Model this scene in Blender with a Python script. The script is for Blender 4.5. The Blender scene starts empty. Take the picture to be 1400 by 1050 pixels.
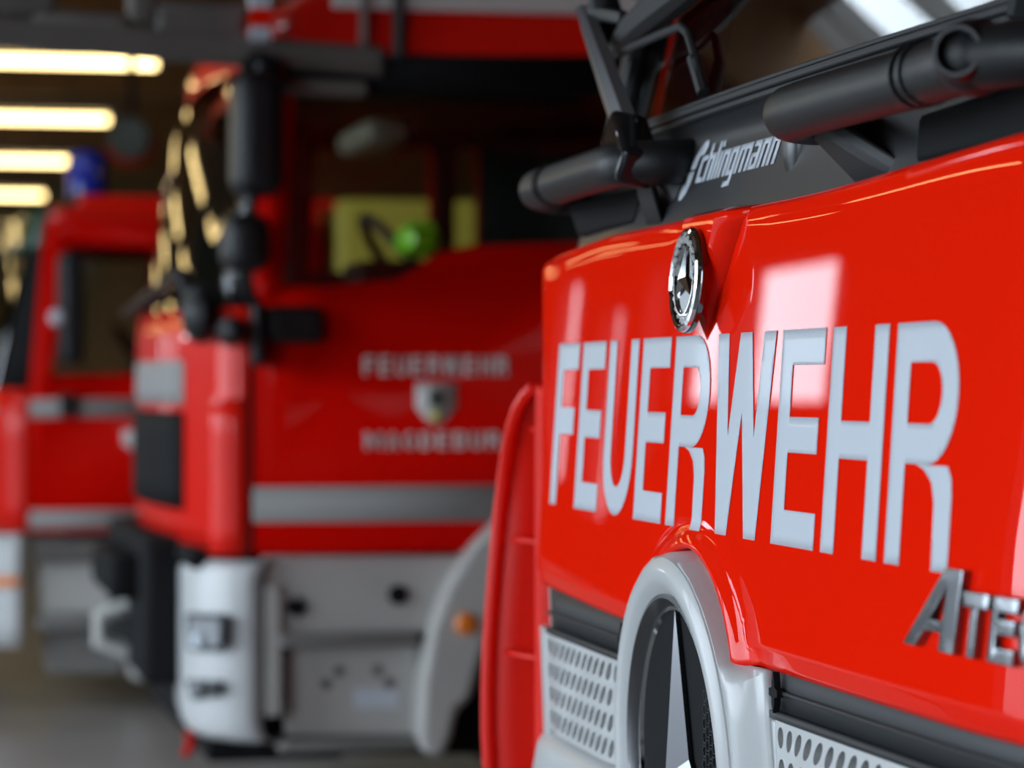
import bpy, bmesh, math, random
from mathutils import Vector
PI = math.pi
sc = bpy.context.scene
COL = sc.collection
random.seed(4)

# ------------------------------------------------------------------ camera, world, exposure
FPX = 4083.0                                   # 105 mm lens on a 36 mm sensor, 1400 px wide
TH = math.atan(862 / FPX)
CT, ST = math.cos(TH), math.sin(TH)
ZC = 1.45
HORIZON = 527.0
cd = bpy.data.cameras.new('camera')
cam = bpy.data.objects.new('camera', cd)
COL.objects.link(cam)
cam.location = (0, 0, ZC)
cam.rotation_euler = (PI / 2, 0, PI / 2 - TH)
cd.sensor_width = 36
cd.lens = FPX * 36 / 1400
cd.shift_y = (HORIZON - 525) / 1400
cd.clip_start = 0.05
cd.dof.use_dof = True
cd.dof.focus_distance = 3.6
cd.dof.aperture_fstop = 3.6
sc.camera = cam

wd = bpy.data.worlds.new('overcast_sky')
sc.world = wd
wd.use_nodes = True
wn = wd.node_tree.nodes
bg = wn['Background']
bg.inputs['Color'].default_value = (0.76, 0.885, 1.0, 1)
bg.inputs['Strength'].default_value = 4.1

sc.view_settings.view_transform = 'Standard'
sc.view_settings.look = 'None'
sc.view_settings.gamma = 1
sc.view_settings.use_curve_mapping = False
sc.view_settings.exposure = 0.82
sc.cycles.max_bounces = 8
sc.cycles.sample_clamp_indirect = 6

HALL_X0, HALL_X1, HALL_Y0, HALL_Y1, HALL_Z = -37.0, 9.0, -4.5, 15.0, 4.3
OPENINGS = [(-33.5, -31.8), (-29.8, -28.4), (-27.0, -25.9), (-25.2, -23.1), (-22.75, -19.6), (-12.4, -10.8), (-10.4, -5.6), (-3.2, 1.6)]
OPEN_H = [3.4, 3.0, 3.3, 3.1, 3.1, 3.7, 3.7, 3.7]
SILL = [1.2, 0.9, 1.5, 2.05, 2.05, 0, 0, 0]   # unseen openings shaped for reflections and daylight on the trucks; five left ones have sills
SKY = (-13.0, -9.2, -1.85, -1.0)               # added skylight, unseen, for a bright reflection in the near windscreen: x0, x1, y0, y1
for (a, b), h, sl0 in zip(OPENINGS, OPEN_H, SILL):        # light portals in the front wall openings (they give off nothing themselves)
    ld = bpy.data.lights.new('bay_portal', 'AREA')
    ld.shape = 'RECTANGLE'
    ld.size, ld.size_y = b - a, h - sl0
    ld.cycles.is_portal = True
    lo = bpy.data.objects.new('bay_portal', ld)
    lo.location = ((a + b) / 2, HALL_Y0 - 0.2, (h + sl0) / 2)
    lo.rotation_euler = (PI / 2, 0, 0)       # faces +Y, into the hall
    COL.objects.link(lo)

ld = bpy.data.lights.new('added_skylight_portal', 'AREA')
ld.shape = 'RECTANGLE'
ld.size, ld.size_y = SKY[1] - SKY[0], SKY[3] - SKY[2]
ld.cycles.is_portal = True
lo = bpy.data.objects.new('added_skylight_portal', ld)
lo.location = ((SKY[0] + SKY[1]) / 2, (SKY[2] + SKY[3]) / 2, HALL_Z + 0.22)
COL.objects.link(lo)

# ------------------------------------------------------------------ rays onto real planes
FW = Vector((-CT, ST, 0)); RT = Vector((ST, CT, 0))
def ray(px, py):
    return FW + RT * ((px - 700) / FPX) + Vector((0, 0, (HORIZON - py) / FPX))
def on_x(px, py, X):
    d = ray(px, py); p = d * (X / d.x)
    return Vector((X, p.y, ZC + p.z))
def on_y(px, py, Y):
    d = ray(px, py); p = d * (Y / d.y)
    return Vector((p.x, Y, ZC + p.z))

# ------------------------------------------------------------------ materials
def mat(name, col, rough=0.5, metal=0.0, coat=0.0, emit=None, es=0.0, spec=0.5, noise=0.0, nscale=8.0, bump=0.0, bscale=60.0, ior=1.5):
    m = bpy.data.materials.new(name)
    m.use_nodes = True
    nt = m.node_tree
    b = nt.nodes['Principled BSDF']
    b.inputs['Base Color'].default_value = (*col, 1)
    b.inputs['Roughness'].default_value = rough
    b.inputs['Metallic'].default_value = metal
    b.inputs['IOR'].default_value = ior
    b.inputs['Specular IOR Level'].default_value = spec
    b.inputs['Coat IOR'].default_value = 1.4
    b.inputs['Coat Weight'].default_value = coat
    b.inputs['Coat Roughness'].default_value = 0.02
    if emit:
        b.inputs['Emission Color'].default_value = (*emit, 1)
        b.inputs['Emission Strength'].default_value = es
    if noise or bump:
        tc = nt.nodes.new('ShaderNodeTexCoord')
        n = nt.nodes.new('ShaderNodeTexNoise')
        n.inputs['Scale'].default_value = nscale
        n.inputs['Detail'].default_value = 5
        nt.links.new(tc.outputs['Object'], n.inputs['Vector'])
        if noise:
            r = nt.nodes.new('ShaderNodeValToRGB')
            lo = [max(0, c * (1 - noise)) for c in col]; hi = [min(1, c * (1 + noise)) for c in col]
            r.color_ramp.elements[0].color = (*lo, 1); r.color_ramp.elements[0].position = 0.3
            r.color_ramp.elements[1].color = (*hi, 1); r.color_ramp.elements[1].position = 0.7
            nt.links.new(n.outputs['Fac'], r.inputs['Fac'])
            nt.links.new(r.outputs['Color'], b.inputs['Base Color'])
        if bump:
            n2 = nt.nodes.new('ShaderNodeTexNoise')
            n2.inputs['Scale'].default_value = bscale
            nt.links.new(tc.outputs['Object'], n2.inputs['Vector'])
            bp = nt.nodes.new('ShaderNodeBump')
            bp.inputs['Strength'].default_value = bump
            bp.inputs['Distance'].default_value = 0.002
            nt.links.new(n2.outputs['Fac'], bp.inputs['Height'])
            nt.links.new(bp.outputs['Normal'], b.inputs['Normal'])
    return m
def glass(name, tint, ior=1.5):
    m = bpy.data.materials.new(name)
    m.use_nodes = True
    nt = m.node_tree
    for n in list(nt.nodes): nt.nodes.remove(n)
    o = nt.nodes.new('ShaderNodeOutputMaterial')
    t = nt.nodes.new('ShaderNodeBsdfTransparent'); t.inputs['Color'].default_value = (*tint, 1)
    g = nt.nodes.new('ShaderNodeBsdfGlossy'); g.inputs['Roughness'].default_value = 0.01
    f = nt.nodes.new('ShaderNodeFresnel'); f.inputs['IOR'].default_value = ior
    x = nt.nodes.new('ShaderNodeMixShader')
    nt.links.new(f.outputs[0], x.inputs[0]); nt.links.new(t.outputs[0], x.inputs[1]); nt.links.new(g.outputs[0], x.inputs[2])
    nt.links.new(x.outputs[0], o.inputs[0])
    return m

M = {}
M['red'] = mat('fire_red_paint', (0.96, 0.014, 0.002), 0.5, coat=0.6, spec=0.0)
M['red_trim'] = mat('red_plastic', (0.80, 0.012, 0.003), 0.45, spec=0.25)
M['redB'] = mat('red_paint_darkened', (0.55, 0.003, 0.001), 0.5, spec=0.0, coat=0.05)  # truck red with the dim side shade put into its colour
M['redF'] = mat('red_paint_lit', (0.78, 0.010, 0.003), 0.45, spec=0.1, coat=0.6)  # same truck red, kept brighter for the daylit fronts and roofs
M['white'] = mat('white_paint', (0.52, 0.53, 0.535), 0.4, coat=0.3)
M['whiteB'] = mat('white_paint_warm', (0.50, 0.49, 0.465), 0.45, noise=0.06, nscale=4)  # slightly warmer, darker white for steps, arches and rims
M['film'] = mat('white_reflective_film', (0.60, 0.645, 0.71), 0.4, spec=0.15, coat=0.12)
M['filmC'] = mat('dull_reflective_stripe', (0.28, 0.27, 0.262), 0.6, spec=0.2)
M['filmB'] = mat('grey_reflective_film', (0.66, 0.64, 0.62), 0.5)
M['black'] = mat('black_plastic', (0.011, 0.0115, 0.013), 0.42, spec=0.35, bump=0.25, bscale=500)
M['blackgloss'] = mat('black_gloss_panel', (0.032, 0.033, 0.036), 0.32, spec=0.5)
M['piano'] = mat('gloss_black', (0.010, 0.010, 0.012), 0.1, spec=0.25)
M['rubber'] = mat('black_rubber', (0.02, 0.02, 0.021), 0.6, bump=0.2, bscale=300)
M['strip'] = mat('dark_grey_plastic', (0.032, 0.034, 0.037), 0.45, spec=0.22)
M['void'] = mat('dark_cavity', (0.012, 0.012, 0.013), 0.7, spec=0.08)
M['chrome'] = mat('polished_chrome', (0.80, 0.81, 0.83), 0.06, metal=1)
M['chromed'] = mat('dark_chrome', (0.24, 0.245, 0.26), 0.25, metal=0.95)
M['armgrey'] = mat('satin_grey_arm', (0.10, 0.105, 0.115), 0.3)
M['starchrome'] = mat('grey_chrome', (0.14, 0.14, 0.15), 0.12, metal=1)
M['steel'] = mat('brushed_steel', (0.45, 0.45, 0.45), 0.4, metal=0.9, noise=0.1, nscale=20)
M['grey'] = mat('grey_metal', (0.20, 0.19, 0.18), 0.5, noise=0.1, nscale=5)
M['darkgrey'] = mat('dark_grey_metal', (0.13, 0.12, 0.11), 0.5, noise=0.1, nscale=6)
M['cabin'] = mat('cab_lining_grey', (0.55, 0.53, 0.49), 0.8, noise=0.05, nscale=10)
M['seat'] = mat('dark_seat_fabric', (0.05, 0.05, 0.055), 0.9, bump=0.3, bscale=400)
M['glass'] = glass('clear_glass', (0.90, 0.92, 0.91))
M['glassB'] = glass('tinted_glass', (0.82, 0.86, 0.74))
M['lens'] = mat('headlamp_lens', (0.22, 0.23, 0.25), 0.3)
M['amber'] = mat('amber_lens', (0.85, 0.22, 0.02), 0.25, coat=0.6)
M['blue'] = mat('blue_beacon_dome', (0.01, 0.03, 0.45), 0.15, coat=0.8)
M['lime'] = mat('lime_plastic', (0.30, 0.85, 0.03), 0.3, coat=0.6)
M['yellow'] = mat('yellow_panel', (0.66, 0.57, 0.12), 0.5, noise=0.06, nscale=3)
M['green'] = mat('dark_green_tint', (0.01, 0.05, 0.025), 0.2, coat=0.5)
M['tube'] = mat('fluorescent_tube', (1, 0.9, 0.6), 0.4, emit=(1.0, 0.72, 0.30), es=5)
M['concrete'] = mat('grey_screed_floor', (0.27, 0.26, 0.245), 0.35, noise=0.16, nscale=1.3)
M['asphalt'] = mat('pale_asphalt', (0.20, 0.20, 0.20), 0.9, noise=0.15, nscale=3)
M['wood'] = mat('brown_wood_ceiling', (0.16, 0.085, 0.035), 0.6, noise=0.25, nscale=2.5)
M['beam'] = mat('brown_beam', (0.23, 0.12, 0.045), 0.55, noise=0.2, nscale=3)
M['wall'] = mat('ochre_wall', (0.24, 0.17, 0.085), 0.8, noise=0.08, nscale=2)
M['wallgrey'] = mat('dark_grey_wall', (0.035, 0.034, 0.033), 0.9, noise=0.08, nscale=2)
M['drum_green'] = mat('grey_green_drum', (0.06, 0.08, 0.06), 0.5)

# ------------------------------------------------------------------ mesh helpers
WP = {}
def center_of(o): return WP[o.name]
class MB:
    def __init__(s): s.v = []; s.f = []
    def add(s, vs, fs):
        k = len(s.v); s.v += [Vector(p) for p in vs]; s.f += [[i + k for i in f] for f in fs]; return s
    def box(s, x0, x1, y0, y1, z0, z1):
        vs = [(x, y, z) for z in (z0, z1) for y in (y0, y1) for x in (x0, x1)]
        return s.add(vs, [(0, 2, 3, 1), (4, 5, 7, 6), (0, 1, 5, 4), (2, 6, 7, 3), (0, 4, 6, 2), (1, 3, 7, 5)])
    def obox(s, p0, p1, w, h, up=(0, 0, 1)):      # bar of w x h between two points
        p0, p1 = Vector(p0), Vector(p1); d = (p1 - p0).normalized()
        a = d.cross(Vector(up)); a = a.normalized() if a.length > 1e-4 else Vector((1, 0, 0))
        b = a.cross(d).normalized()
        vs = [p + a * (i * w / 2) + b * (j * h / 2) for p in (p0, p1) for i, j in ((-1, -1), (1, -1), (1, 1), (-1, 1))]
        return s.add(vs, [(3, 2, 1, 0), (4, 5, 6, 7)] + [(k, (k + 1) % 4, 4 + (k + 1) % 4, 4 + k) for k in range(4)])
    def tube(s, pts, r, n=12, caps=True):
        pts = [Vector(p) for p in pts]; rr = r if isinstance(r, (list, tuple)) else [r] * len(pts)
        k = len(pts); rings = []; prev = None
        for i, p in enumerate(pts):
            t = (pts[min(i + 1, k - 1)] - pts[max(i - 1, 0)]).normalized()
            if prev is None:
                a = t.cross(Vector((0, 0, 1)));  a = a if a.length > 1e-3 else Vector((1, 0, 0))
            else:
                a = prev - t * prev.dot(t)
            a.normalize(); prev = a; b = t.cross(a)
            rings.append([p + (a * math.cos(2 * PI * q / n) + b * math.sin(2 * PI * q / n)) * rr[i] for q in range(n)])
        vs = [v for ring in rings for v in ring]; fs = []
        for i in range(k - 1):
            for q in range(n):
                fs.append((i * n + q, i * n + (q + 1) % n, (i + 1) * n + (q + 1) % n, (i + 1) * n + q))
        if caps: fs += [tuple(range(n))[::-1], tuple(range((k - 1) * n, k * n))]
        return s.add(vs, fs)
    def lathe(s, prof, c, axis, n=32, closed=True):    # prof: list of (radius, distance along axis)
        c = Vector(c); w = Vector(axis).normalized()
        a = w.cross(Vector((0, 0, 1)));  a = a if a.length > 1e-3 else Vector((1, 0, 0)); a.normalize(); b = w.cross(a)
        vs = []; fs = []
        for r, h in prof:
            vs += [c + w * h + (a * math.cos(2 * PI * q / n) + b * math.sin(2 * PI * q / n)) * max(r, 1e-5) for q in range(n)]
        for i in range(len(prof) - 1):
            for q in range(n):
                fs.append((i * n + q, i * n + (q + 1) % n, (i + 1) * n + (q + 1) % n, (i + 1) * n + q))
        return s.add(vs, fs)
    def grid(s, rows):                           # rows[j][i] = point ; u to +x and v to +z gives a normal to -Y
        nj, ni = len(rows), len(rows[0])
        return s.add([p for r in rows for p in r],
                     [(j * ni + i, j * ni + i + 1, (j + 1) * ni + i + 1, (j + 1) * ni + i) for j in range(nj - 1) for i in range(ni - 1)])
    def prism(s, poly, off):                     # poly: 3d loop, off: extrusion vector
        n = len(poly); o = Vector(off); P = [Vector(p) for p in poly]
        return s.add(P + [p + o for p in P], [tuple(range(n)), tuple(range(2 * n - 1, n - 1, -1))] + [(i, n + i, n + (i + 1) % n, (i + 1) % n) for i in range(n)])
    def ellipsoid(s, c, r, n=16, m=10):
        vs = []; fs = []
        for j in range(m + 1):
            a = PI * j / m
            for q in range(n):
                vs.append((c[0] + r[0] * math.sin(a) * math.cos(2 * PI * q / n), c[1] + r[1] * math.sin(a) * math.sin(2 * PI * q / n), c[2] + r[2] * math.cos(a)))
        for j in range(m):
            for q in range(n): fs.append((j * n + q, (j + 1) * n + q, (j + 1) * n + (q + 1) % n, j * n + (q + 1) % n))
        return s.add(vs, fs)
    def build(s, name, m, parent=None, bevel=0, seg=2, solid=0, angle=35, recalc=True, label=None, origin=None):
        me = bpy.data.meshes.new(name)
        lo = Vector([min(p[k] for p in s.v) for k in range(3)]); hi = Vector([max(p[k] for p in s.v) for k in range(3)])
        c = Vector(origin) if origin else (lo + hi) / 2
        me.from_pydata([p - c for p in s.v], [], s.f)
        if recalc and not solid:
            bm = bmesh.new(); bm.from_mesh(me)
            bmesh.ops.remove_doubles(bm, verts=bm.verts, dist=1e-6)
            bmesh.ops.recalc_face_normals(bm, faces=bm.faces)
            bm.to_mesh(me); bm.free()
        for p in me.polygons: p.use_smooth = True
        me.set_sharp_from_angle(angle=math.radians(angle))
        me.materials.append(m if not isinstance(m, str) else M[m])
        return link(name, me, parent, c, bevel, seg, solid, label)
def link(name, me, parent, c, bevel=0, seg=2, solid=0, label=None):
    o = bpy.data.objects.new(name, me)
    COL.objects.link(o)
    WP[o.name] = c
    if parent is not None:
        o.parent = parent; o.location = c - WP[parent.name]
    else: o.location = c
    if solid:
        k = o.modifiers.new('thickness', 'SOLIDIFY'); k.thickness = solid; k.offset = -1
    if bevel:
        k = o.modifiers.new('bevel', 'BEVEL'); k.width = bevel; k.segments = seg; k.limit_method = 'ANGLE'; k.angle_limit = math.radians(40)
    if label: o['label'] = label
    return o
def thing(name, label, cat, loc, group=None):
    o = bpy.data.objects.new(name, None)
    COL.objects.link(o); o.location = loc; WP[o.name] = Vector(loc)
    o.empty_display_size = 0.2
    o['label'] = label; o['category'] = cat
    if group: o['group'] = group
    return o
def struct(o): o['kind'] = 'structure'; return o
def smooth(a, b, x):
    t = max(0.0, min(1.0, (x - a) / (b - a))); return t * t * (3 - 2 * t)
def copy_tree(root, loc, label):
    d = Vector(loc) - root.location
    r = root.copy(); COL.objects.link(r); r.location = loc; r['label'] = label; WP[r.name] = Vector(loc)
    for ch in list(root.children):
        c = ch.copy(); COL.objects.link(c); c.parent = r; WP[c.name] = WP[ch.name] + d
        for g in list(ch.children):
            e = g.copy(); COL.objects.link(e); e.parent = c; WP[e.name] = WP[g.name] + d
    return r
def fill_poly(outer, holes, fn):
    """planar polygon (2d) with holes -> (verts, faces) through fn(u, v)"""
    bm = bmesh.new(); edges = []
    for loop in [outer] + holes:
        vs = [bm.verts.new((p[0], p[1], 0)) for p in loop]
        edges += [bm.edges.new((vs[i], vs[(i + 1) % len(vs)])) for i in range(len(vs))]
    bmesh.ops.triangle_fill(bm, use_beauty=True, use_dissolve=False, edges=edges)
    bm.verts.ensure_lookup_table(); bm.verts.index_update()
    fs = []
    for f in bm.faces:
        idx = [v.index for v in f.verts]
        if f.normal.z < 0: idx.reverse()
        fs.append(idx)
    vs = [fn(v.co.x, v.co.y) for v in bm.verts]
    bm.free()
    return vs, fs
def sheet(name, m, parent, outer, holes, fn, th, label=None, bevel=0, angle=35):
    b = MB(); b.add(*fill_poly(outer, holes, fn))
    return b.build(name, m, parent, solid=th, label=label, bevel=bevel, angle=angle)

# ------------------------------------------------------------------ block lettering
def rect(x0, y0, x1, y1): return [(x0, y0), (x1, y0), (x1, y1), (x0, y1)]
def arc(cx, cy, ro, ri, a0, a1, n=10):
    """quads of an elliptical ring piece; ro, ri = (rx, ry)"""
    out = []
    for k in range(n):
        a, b = math.radians(a0 + (a1 - a0) * k / n), math.radians(a0 + (a1 - a0) * (k + 1) / n)
        out.append([(cx + ri[0] * math.cos(a), cy + ri[1] * math.sin(a)), (cx + ro[0] * math.cos(a), cy + ro[1] * math.sin(a)),
                    (cx + ro[0] * math.cos(b), cy + ro[1] * math.sin(b)), (cx + ri[0] * math.cos(b), cy + ri[1] * math.sin(b))])
    return out
def poly_pieces(outer, holes):
    vs, fs = fill_poly(outer, holes, lambda x, y: (x, y))
    return [[vs[i] for i in f] for f in fs]
def glyph(ch, w, s, b):
    """pieces of a capital of width w, height 1, stem s, bar b"""
    if ch == 'F': return [rect(0, 0, s, 1), rect(s, 1 - b, w, 1), rect(s, .44, w * .92, .44 + b)]
    if ch == 'E': return [rect(0, 0, s, 1), rect(s, 1 - b, w, 1), rect(s, .43, w * .95, .43 + b), rect(s, 0, w, b)]
    if ch == 'H': return [rect(0, 0, s, 1), rect(w - s, 0, w, 1), rect(s, .42, w - s, .42 + b)]
    if ch == 'T': return [rect(w / 2 - s / 2, 0, w / 2 + s / 2, 1 - b), rect(0, 1 - b, w, 1)]
    if ch == 'U':
        r = w / 2; ry = .36
        return [rect(0, ry, s, 1), rect(w - s, ry, w, 1)] + arc(r, ry, (r, ry), (r - s, ry - b), 180, 360, 16)
    if ch in 'RBPD':
        p = [rect(0, 0, s, 1)]
        if ch == 'D':
            rx = w * .5
            return p + [rect(s, 1 - b, w - rx, 1), rect(s, 0, w - rx, b)] + arc(w - rx, .5, (rx, .5), (rx - s, .5 - b), -90, 90, 16)
        rx = w * .42; y0 = .42; ry = (1 - y0) / 2
        p += [rect(s, 1 - b, w - rx, 1), rect(s, y0, w - rx, y0 + b)] + arc(w - rx, y0 + ry, (rx, ry), (rx - s, ry - b), -90, 90, 16)
        if ch == 'B':
            ry = (y0 + b) / 2
            p += [rect(s, 0, w - rx, b)] + arc(w - rx, ry, (rx, ry), (rx - s, ry - b), -90, 90, 12)
        if ch == 'R':
            p += poly_pieces([(w - s - .01, 0), (w - .01, 0), (w - .01, .30), (w - .025, .375), (w - .07, y0 - .0001), (w * .42, y0 - .0001), (w * .55, .40), (w - s - .06, .35), (w - s - .02, .27)], [])
        return p
    if ch == 'W':
        d = s * 1.08; c = w / 2; a = w * .25 - d * .5
        s1 = (c - 1.5 * d) / (c - d / 2); s2 = (d / 2) / (c - d / 2 - a)
        return poly_pieces([(0, 1), (d, 1), (d + a * s1, 1 - s1), (c - d / 2, 1), (c + d / 2, 1), (w - d - a * s1, 1 - s1), (w - d, 1), (w, 1),
                            (w - a, 0), (w - a - d, 0), (c, 1 - s2), (a + d, 0), (a, 0)], [])
    if ch == 'M':
        return poly_pieces([(0, 0), (s, 0), (s, .62), (w / 2, 0.05), (w - s, .62), (w - s, 0), (w, 0), (w, 1), (w - s, 1), (w / 2, .42), (s, 1), (0, 1)], [])
    if ch == 'A':
        c = w / 2
        return poly_pieces([(0, 0), (s, 0), (s + .1 * w, .24), (w - s - .1 * w, .24), (w - s, 0), (w, 0), (c + s * .5, 1), (c - s * .5, 1)], [[(c - .12 * w, .24 + b), (c + .12 * w, .24 + b), (c, .80)]])
    if ch == 'G':
        return arc(w / 2, .5, (w / 2, .5), (w / 2 - s, .5 - b), 50, 315, 18) + [rect(w * .52, .40, w, .40 + b), rect(w - s, .1, w, .40)]
    if ch == 'O': return arc(w / 2, .5, (w / 2, .5), (w / 2 - s, .5 - b), 0, 360, 24)
    return []
def lettering(pieces, fn, name, m, parent, step=None, depth=0.0, dvec=None):
    """flat letter: pieces (2d) cut into a fine grid, laid on the surface fn(u, v)"""
    bm = bmesh.new()
    for pc in pieces:
        vs = [bm.verts.new((p[0], p[1], 0)) for p in pc]
        try: bm.faces.new(vs)
        except ValueError: pass
    if step:
        us = [v.co.x for v in bm.verts]; ws = [v.co.y for v in bm.verts]
        for k, (lo, hi) in enumerate(((min(us), max(us)), (min(ws), max(ws)))):
            q = lo + step[k]
            while q < hi:
                bmesh.ops.bisect_plane(bm, geom=bm.verts[:] + bm.edges[:] + bm.faces[:], dist=1e-6,
                                       plane_co=(q, 0, 0) if k == 0 else (0, q, 0), plane_no=(1, 0, 0) if k == 0 else (0, 1, 0))
                q += step[k]
    bmesh.ops.remove_doubles(bm, verts=bm.verts, dist=1e-5)
    for f in bm.faces:
        f.normal_update()
        if f.normal.z < 0: f.normal_flip()
    bm.verts.index_update()
    b = MB(); b.add([fn(v.co.x, v.co.y) for v in bm.verts], [[v.index for v in f.verts] for f in bm.faces])
    bm.free()
    return b.build(name, m, parent, recalc=False, solid=depth)

# ================================================================== THE HALL
b = MB(); b.box(HALL_X0, HALL_X1, HALL_Y0, HALL_Y1, -0.2, 0); struct(b.build('floor', 'concrete'))
b = MB(); b.box(HALL_X0 - 60, HALL_X1 + 60, -90, HALL_Y0, -0.25, -0.02); struct(b.build('ground', 'asphalt'))
b = MB()
b.box(HALL_X0, SKY[0], HALL_Y0, HALL_Y1, HALL_Z, HALL_Z + 0.2); b.box(SKY[1], HALL_X1, HALL_Y0, HALL_Y1, HALL_Z, HALL_Z + 0.2)
b.box(SKY[0], SKY[1], HALL_Y0, SKY[2], HALL_Z, HALL_Z + 0.2); b.box(SKY[0], SKY[1], SKY[3], HALL_Y1, HALL_Z, HALL_Z + 0.2)
struct(b.build('ceiling', 'wood'))
b = MB()
for x in (SKY[0] + .03, SKY[0] + .5, SKY[0] + 1.6, SKY[1] - .03): b.box(x - .03, x + .03, SKY[2], SKY[3], HALL_Z + .02, HALL_Z + .14)
for y in (SKY[2] + .03, SKY[3] - .03): b.box(SKY[0], SKY[1], y - .03, y + .03, HALL_Z + .02, HALL_Z + .14)
struct(b.build('added_skylight', 'darkgrey'))  # frame bars of the added roof opening
b = MB(); b.box(HALL_X0, HALL_X1, HALL_Y1, HALL_Y1 + 0.2, 0, HALL_Z); struct(b.build('wall_back', 'wall'))
b = MB(); b.box(HALL_X0 - 0.2, HALL_X0, HALL_Y0, HALL_Y1, 0, HALL_Z); struct(b.build('wall_left', 'wall'))
b = MB(); b.box(HALL_X1, HALL_X1 + 0.2, HALL_Y0, HALL_Y1, 0, HALL_Z); struct(b.build('wall_right', 'wall'))
b = MB(); xs = HALL_X0
for (a, c), h, sl0 in zip(OPENINGS, OPEN_H, SILL):
    if sl0: b.box(a, c, HALL_Y0 - 0.3, HALL_Y0, 0, sl0)
    b.box(xs, a, HALL_Y0 - 0.3, HALL_Y0, 0, HALL_Z); b.box(a, c, HALL_Y0 - 0.3, HALL_Y0, h, HALL_Z); xs = c
b.box(xs, HALL_X1, HALL_Y0 - 0.3, HALL_Y0, 0, HALL_Z)
struct(b.build('wall_front', 'wallgrey'))
ROWS = [-19.1, -23.2, -27.6, -32.6]
k = 1
for x in [-35, -30, -25.3, -21.2, -17, -13, -8.6, -5, -1, 3]:
    b = MB(); b.box(x - 0.12, x + 0.12, HALL_Y0, HALL_Y1, HALL_Z - 0.42, HALL_Z); struct(b.build('trim_%d' % k, 'beam', bevel=0.01)); k += 1
# drain channels across the floor in front of the bays
b = MB(); b.box(HALL_X0, HALL_X1, -0.35, -0.1, 0.0, 0.006); struct(b.build('trim_%d' % k, 'darkgrey')); k += 1

def ceiling_light(x, y0, y1, z, label):
    t = thing('ceiling_light', label, 'lamp', (x, (y0 + y1) / 2, z), 'fluorescent ceiling lights')
    h = MB(); h.box(x - 0.09, x + 0.09, y0 - 0.04, y1 + 0.04, z + 0.05, z + 0.12); h.build('housing', 'grey', t, bevel=0.01)
    for yy in (y0, y1):
        e = MB(); e.box(x - 0.03, x + 0.03, yy - 0.03, yy + 0.03, z - 0.03, z + 0.05); e.build('end_cap', 'grey', t)
    q = MB(); q.tube([(x, y0 + 0.03, z), (x, y1 - 0.03, z)], 0.026, 10); q.build('tube', 'tube', t)
    for yy in (y0 + 0.3, y1 - 0.3):
        r = MB(); r.tube([(x, yy, z + 0.12), (x, yy, HALL_Z)], 0.008, 6); r.build('hanger', 'darkgrey', t)
    return t
order = ['nearest', 'second nearest', 'third nearest', 'farthest']
L0 = None
for i, x in enumerate(ROWS):
    lab = 'glowing yellowish ceiling tube at upper left, %s of the four rows' % order[i]
    L0 = ceiling_light(x, 0.22, 1.74, 3.5, lab) if L0 is None else copy_tree(L0, (x, 0.98, 3.5), lab)
copy_tree(L0, (-12.3, 3.3, 3.4), 'added unseen ceiling tube above the gap, lighting the far truck side')  # extra tube out of view, added to light the far truck's yellow body
ordn = ['first', 'second', 'third', 'fourth', 'fifth']
for k, x in enumerate([-15] + ROWS):
    for y, where in ((-1.4, 'over the aisle'), (-3.4, 'by the front wall')):
        copy_tree(L0, (x, y, 3.5), 'yellowish ceiling tube, %s row counted from the trucks, %s' % (ordn[k], where))

# ================================================================== FIRE TRUCK C (the near one, on the right)
XC = -3.69
Y0, LEAN, ZM = 1.027, 0.065, 1.394
def a0(z): return 0.945 + 0.33 * max(-.09, min(.28, z - ZM))
def corner(a, z, right=False):
    k = a0(z)
    if a <= k: return 0.0
    if right: s = a - k; return 2.8 - math.sqrt(2.8 ** 2 - s * s) + 0.012 * s   # shallow facet beyond the crease
    s = min(a - k, 0.36); return 0.38 - math.sqrt(0.38 ** 2 - s * s) + 0.03 * s
def S(t, z): return Y0 + LEAN * (z - ZM) + 0.008 * t * t + corner(abs(t), z, t > 0)
SZ = 0.952                                        # centre height of the big star
ARCH = 0.292
def flare(t, z):
    r = math.hypot(t, z - SZ); return -0.013 * (1 - smooth(ARCH, ARCH + 0.030, r))
def zt(t): return 1.674 - 0.020 * smooth(0.55, 1.1, -t) + 0.022 * smooth(0.3, 1.2, t)
def zb(t): return 1.118 + (0.022 * t * t if t < 0 else -0.002 * t)
def prow_w(z): return 0.150 * max(0.0, (z - 1.508) / (1.674 - 1.508))
def prow(t, z):
    w = prow_w(z)
    if w <= 0: return 0.0
    h = 0.022 * min(1.0, (z - 1.508) / 0.07)
    return -h * max(0.0, min(1.0, (w - abs(t)) / (0.45 * w + 1e-6)))
def roll(t, z):
    top = zt(t); r = 0.018; y = 0.0
    if z > top - r:
        q = min(1.0, (z - (top - r)) / r); y += r * (1 - math.sqrt(max(0.0, 1 - q * q)))
    return y
def face(t, z): return S(t, z) + flare(t, z)
def PC(t, z, dep): return Vector((XC + t, S(t, z) - dep, z))

C = thing('fire_truck', 'red fire truck nearest the camera with large white FEUERWEHR lettering on its front', 'truck', (XC, 4.0, 0))
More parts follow.
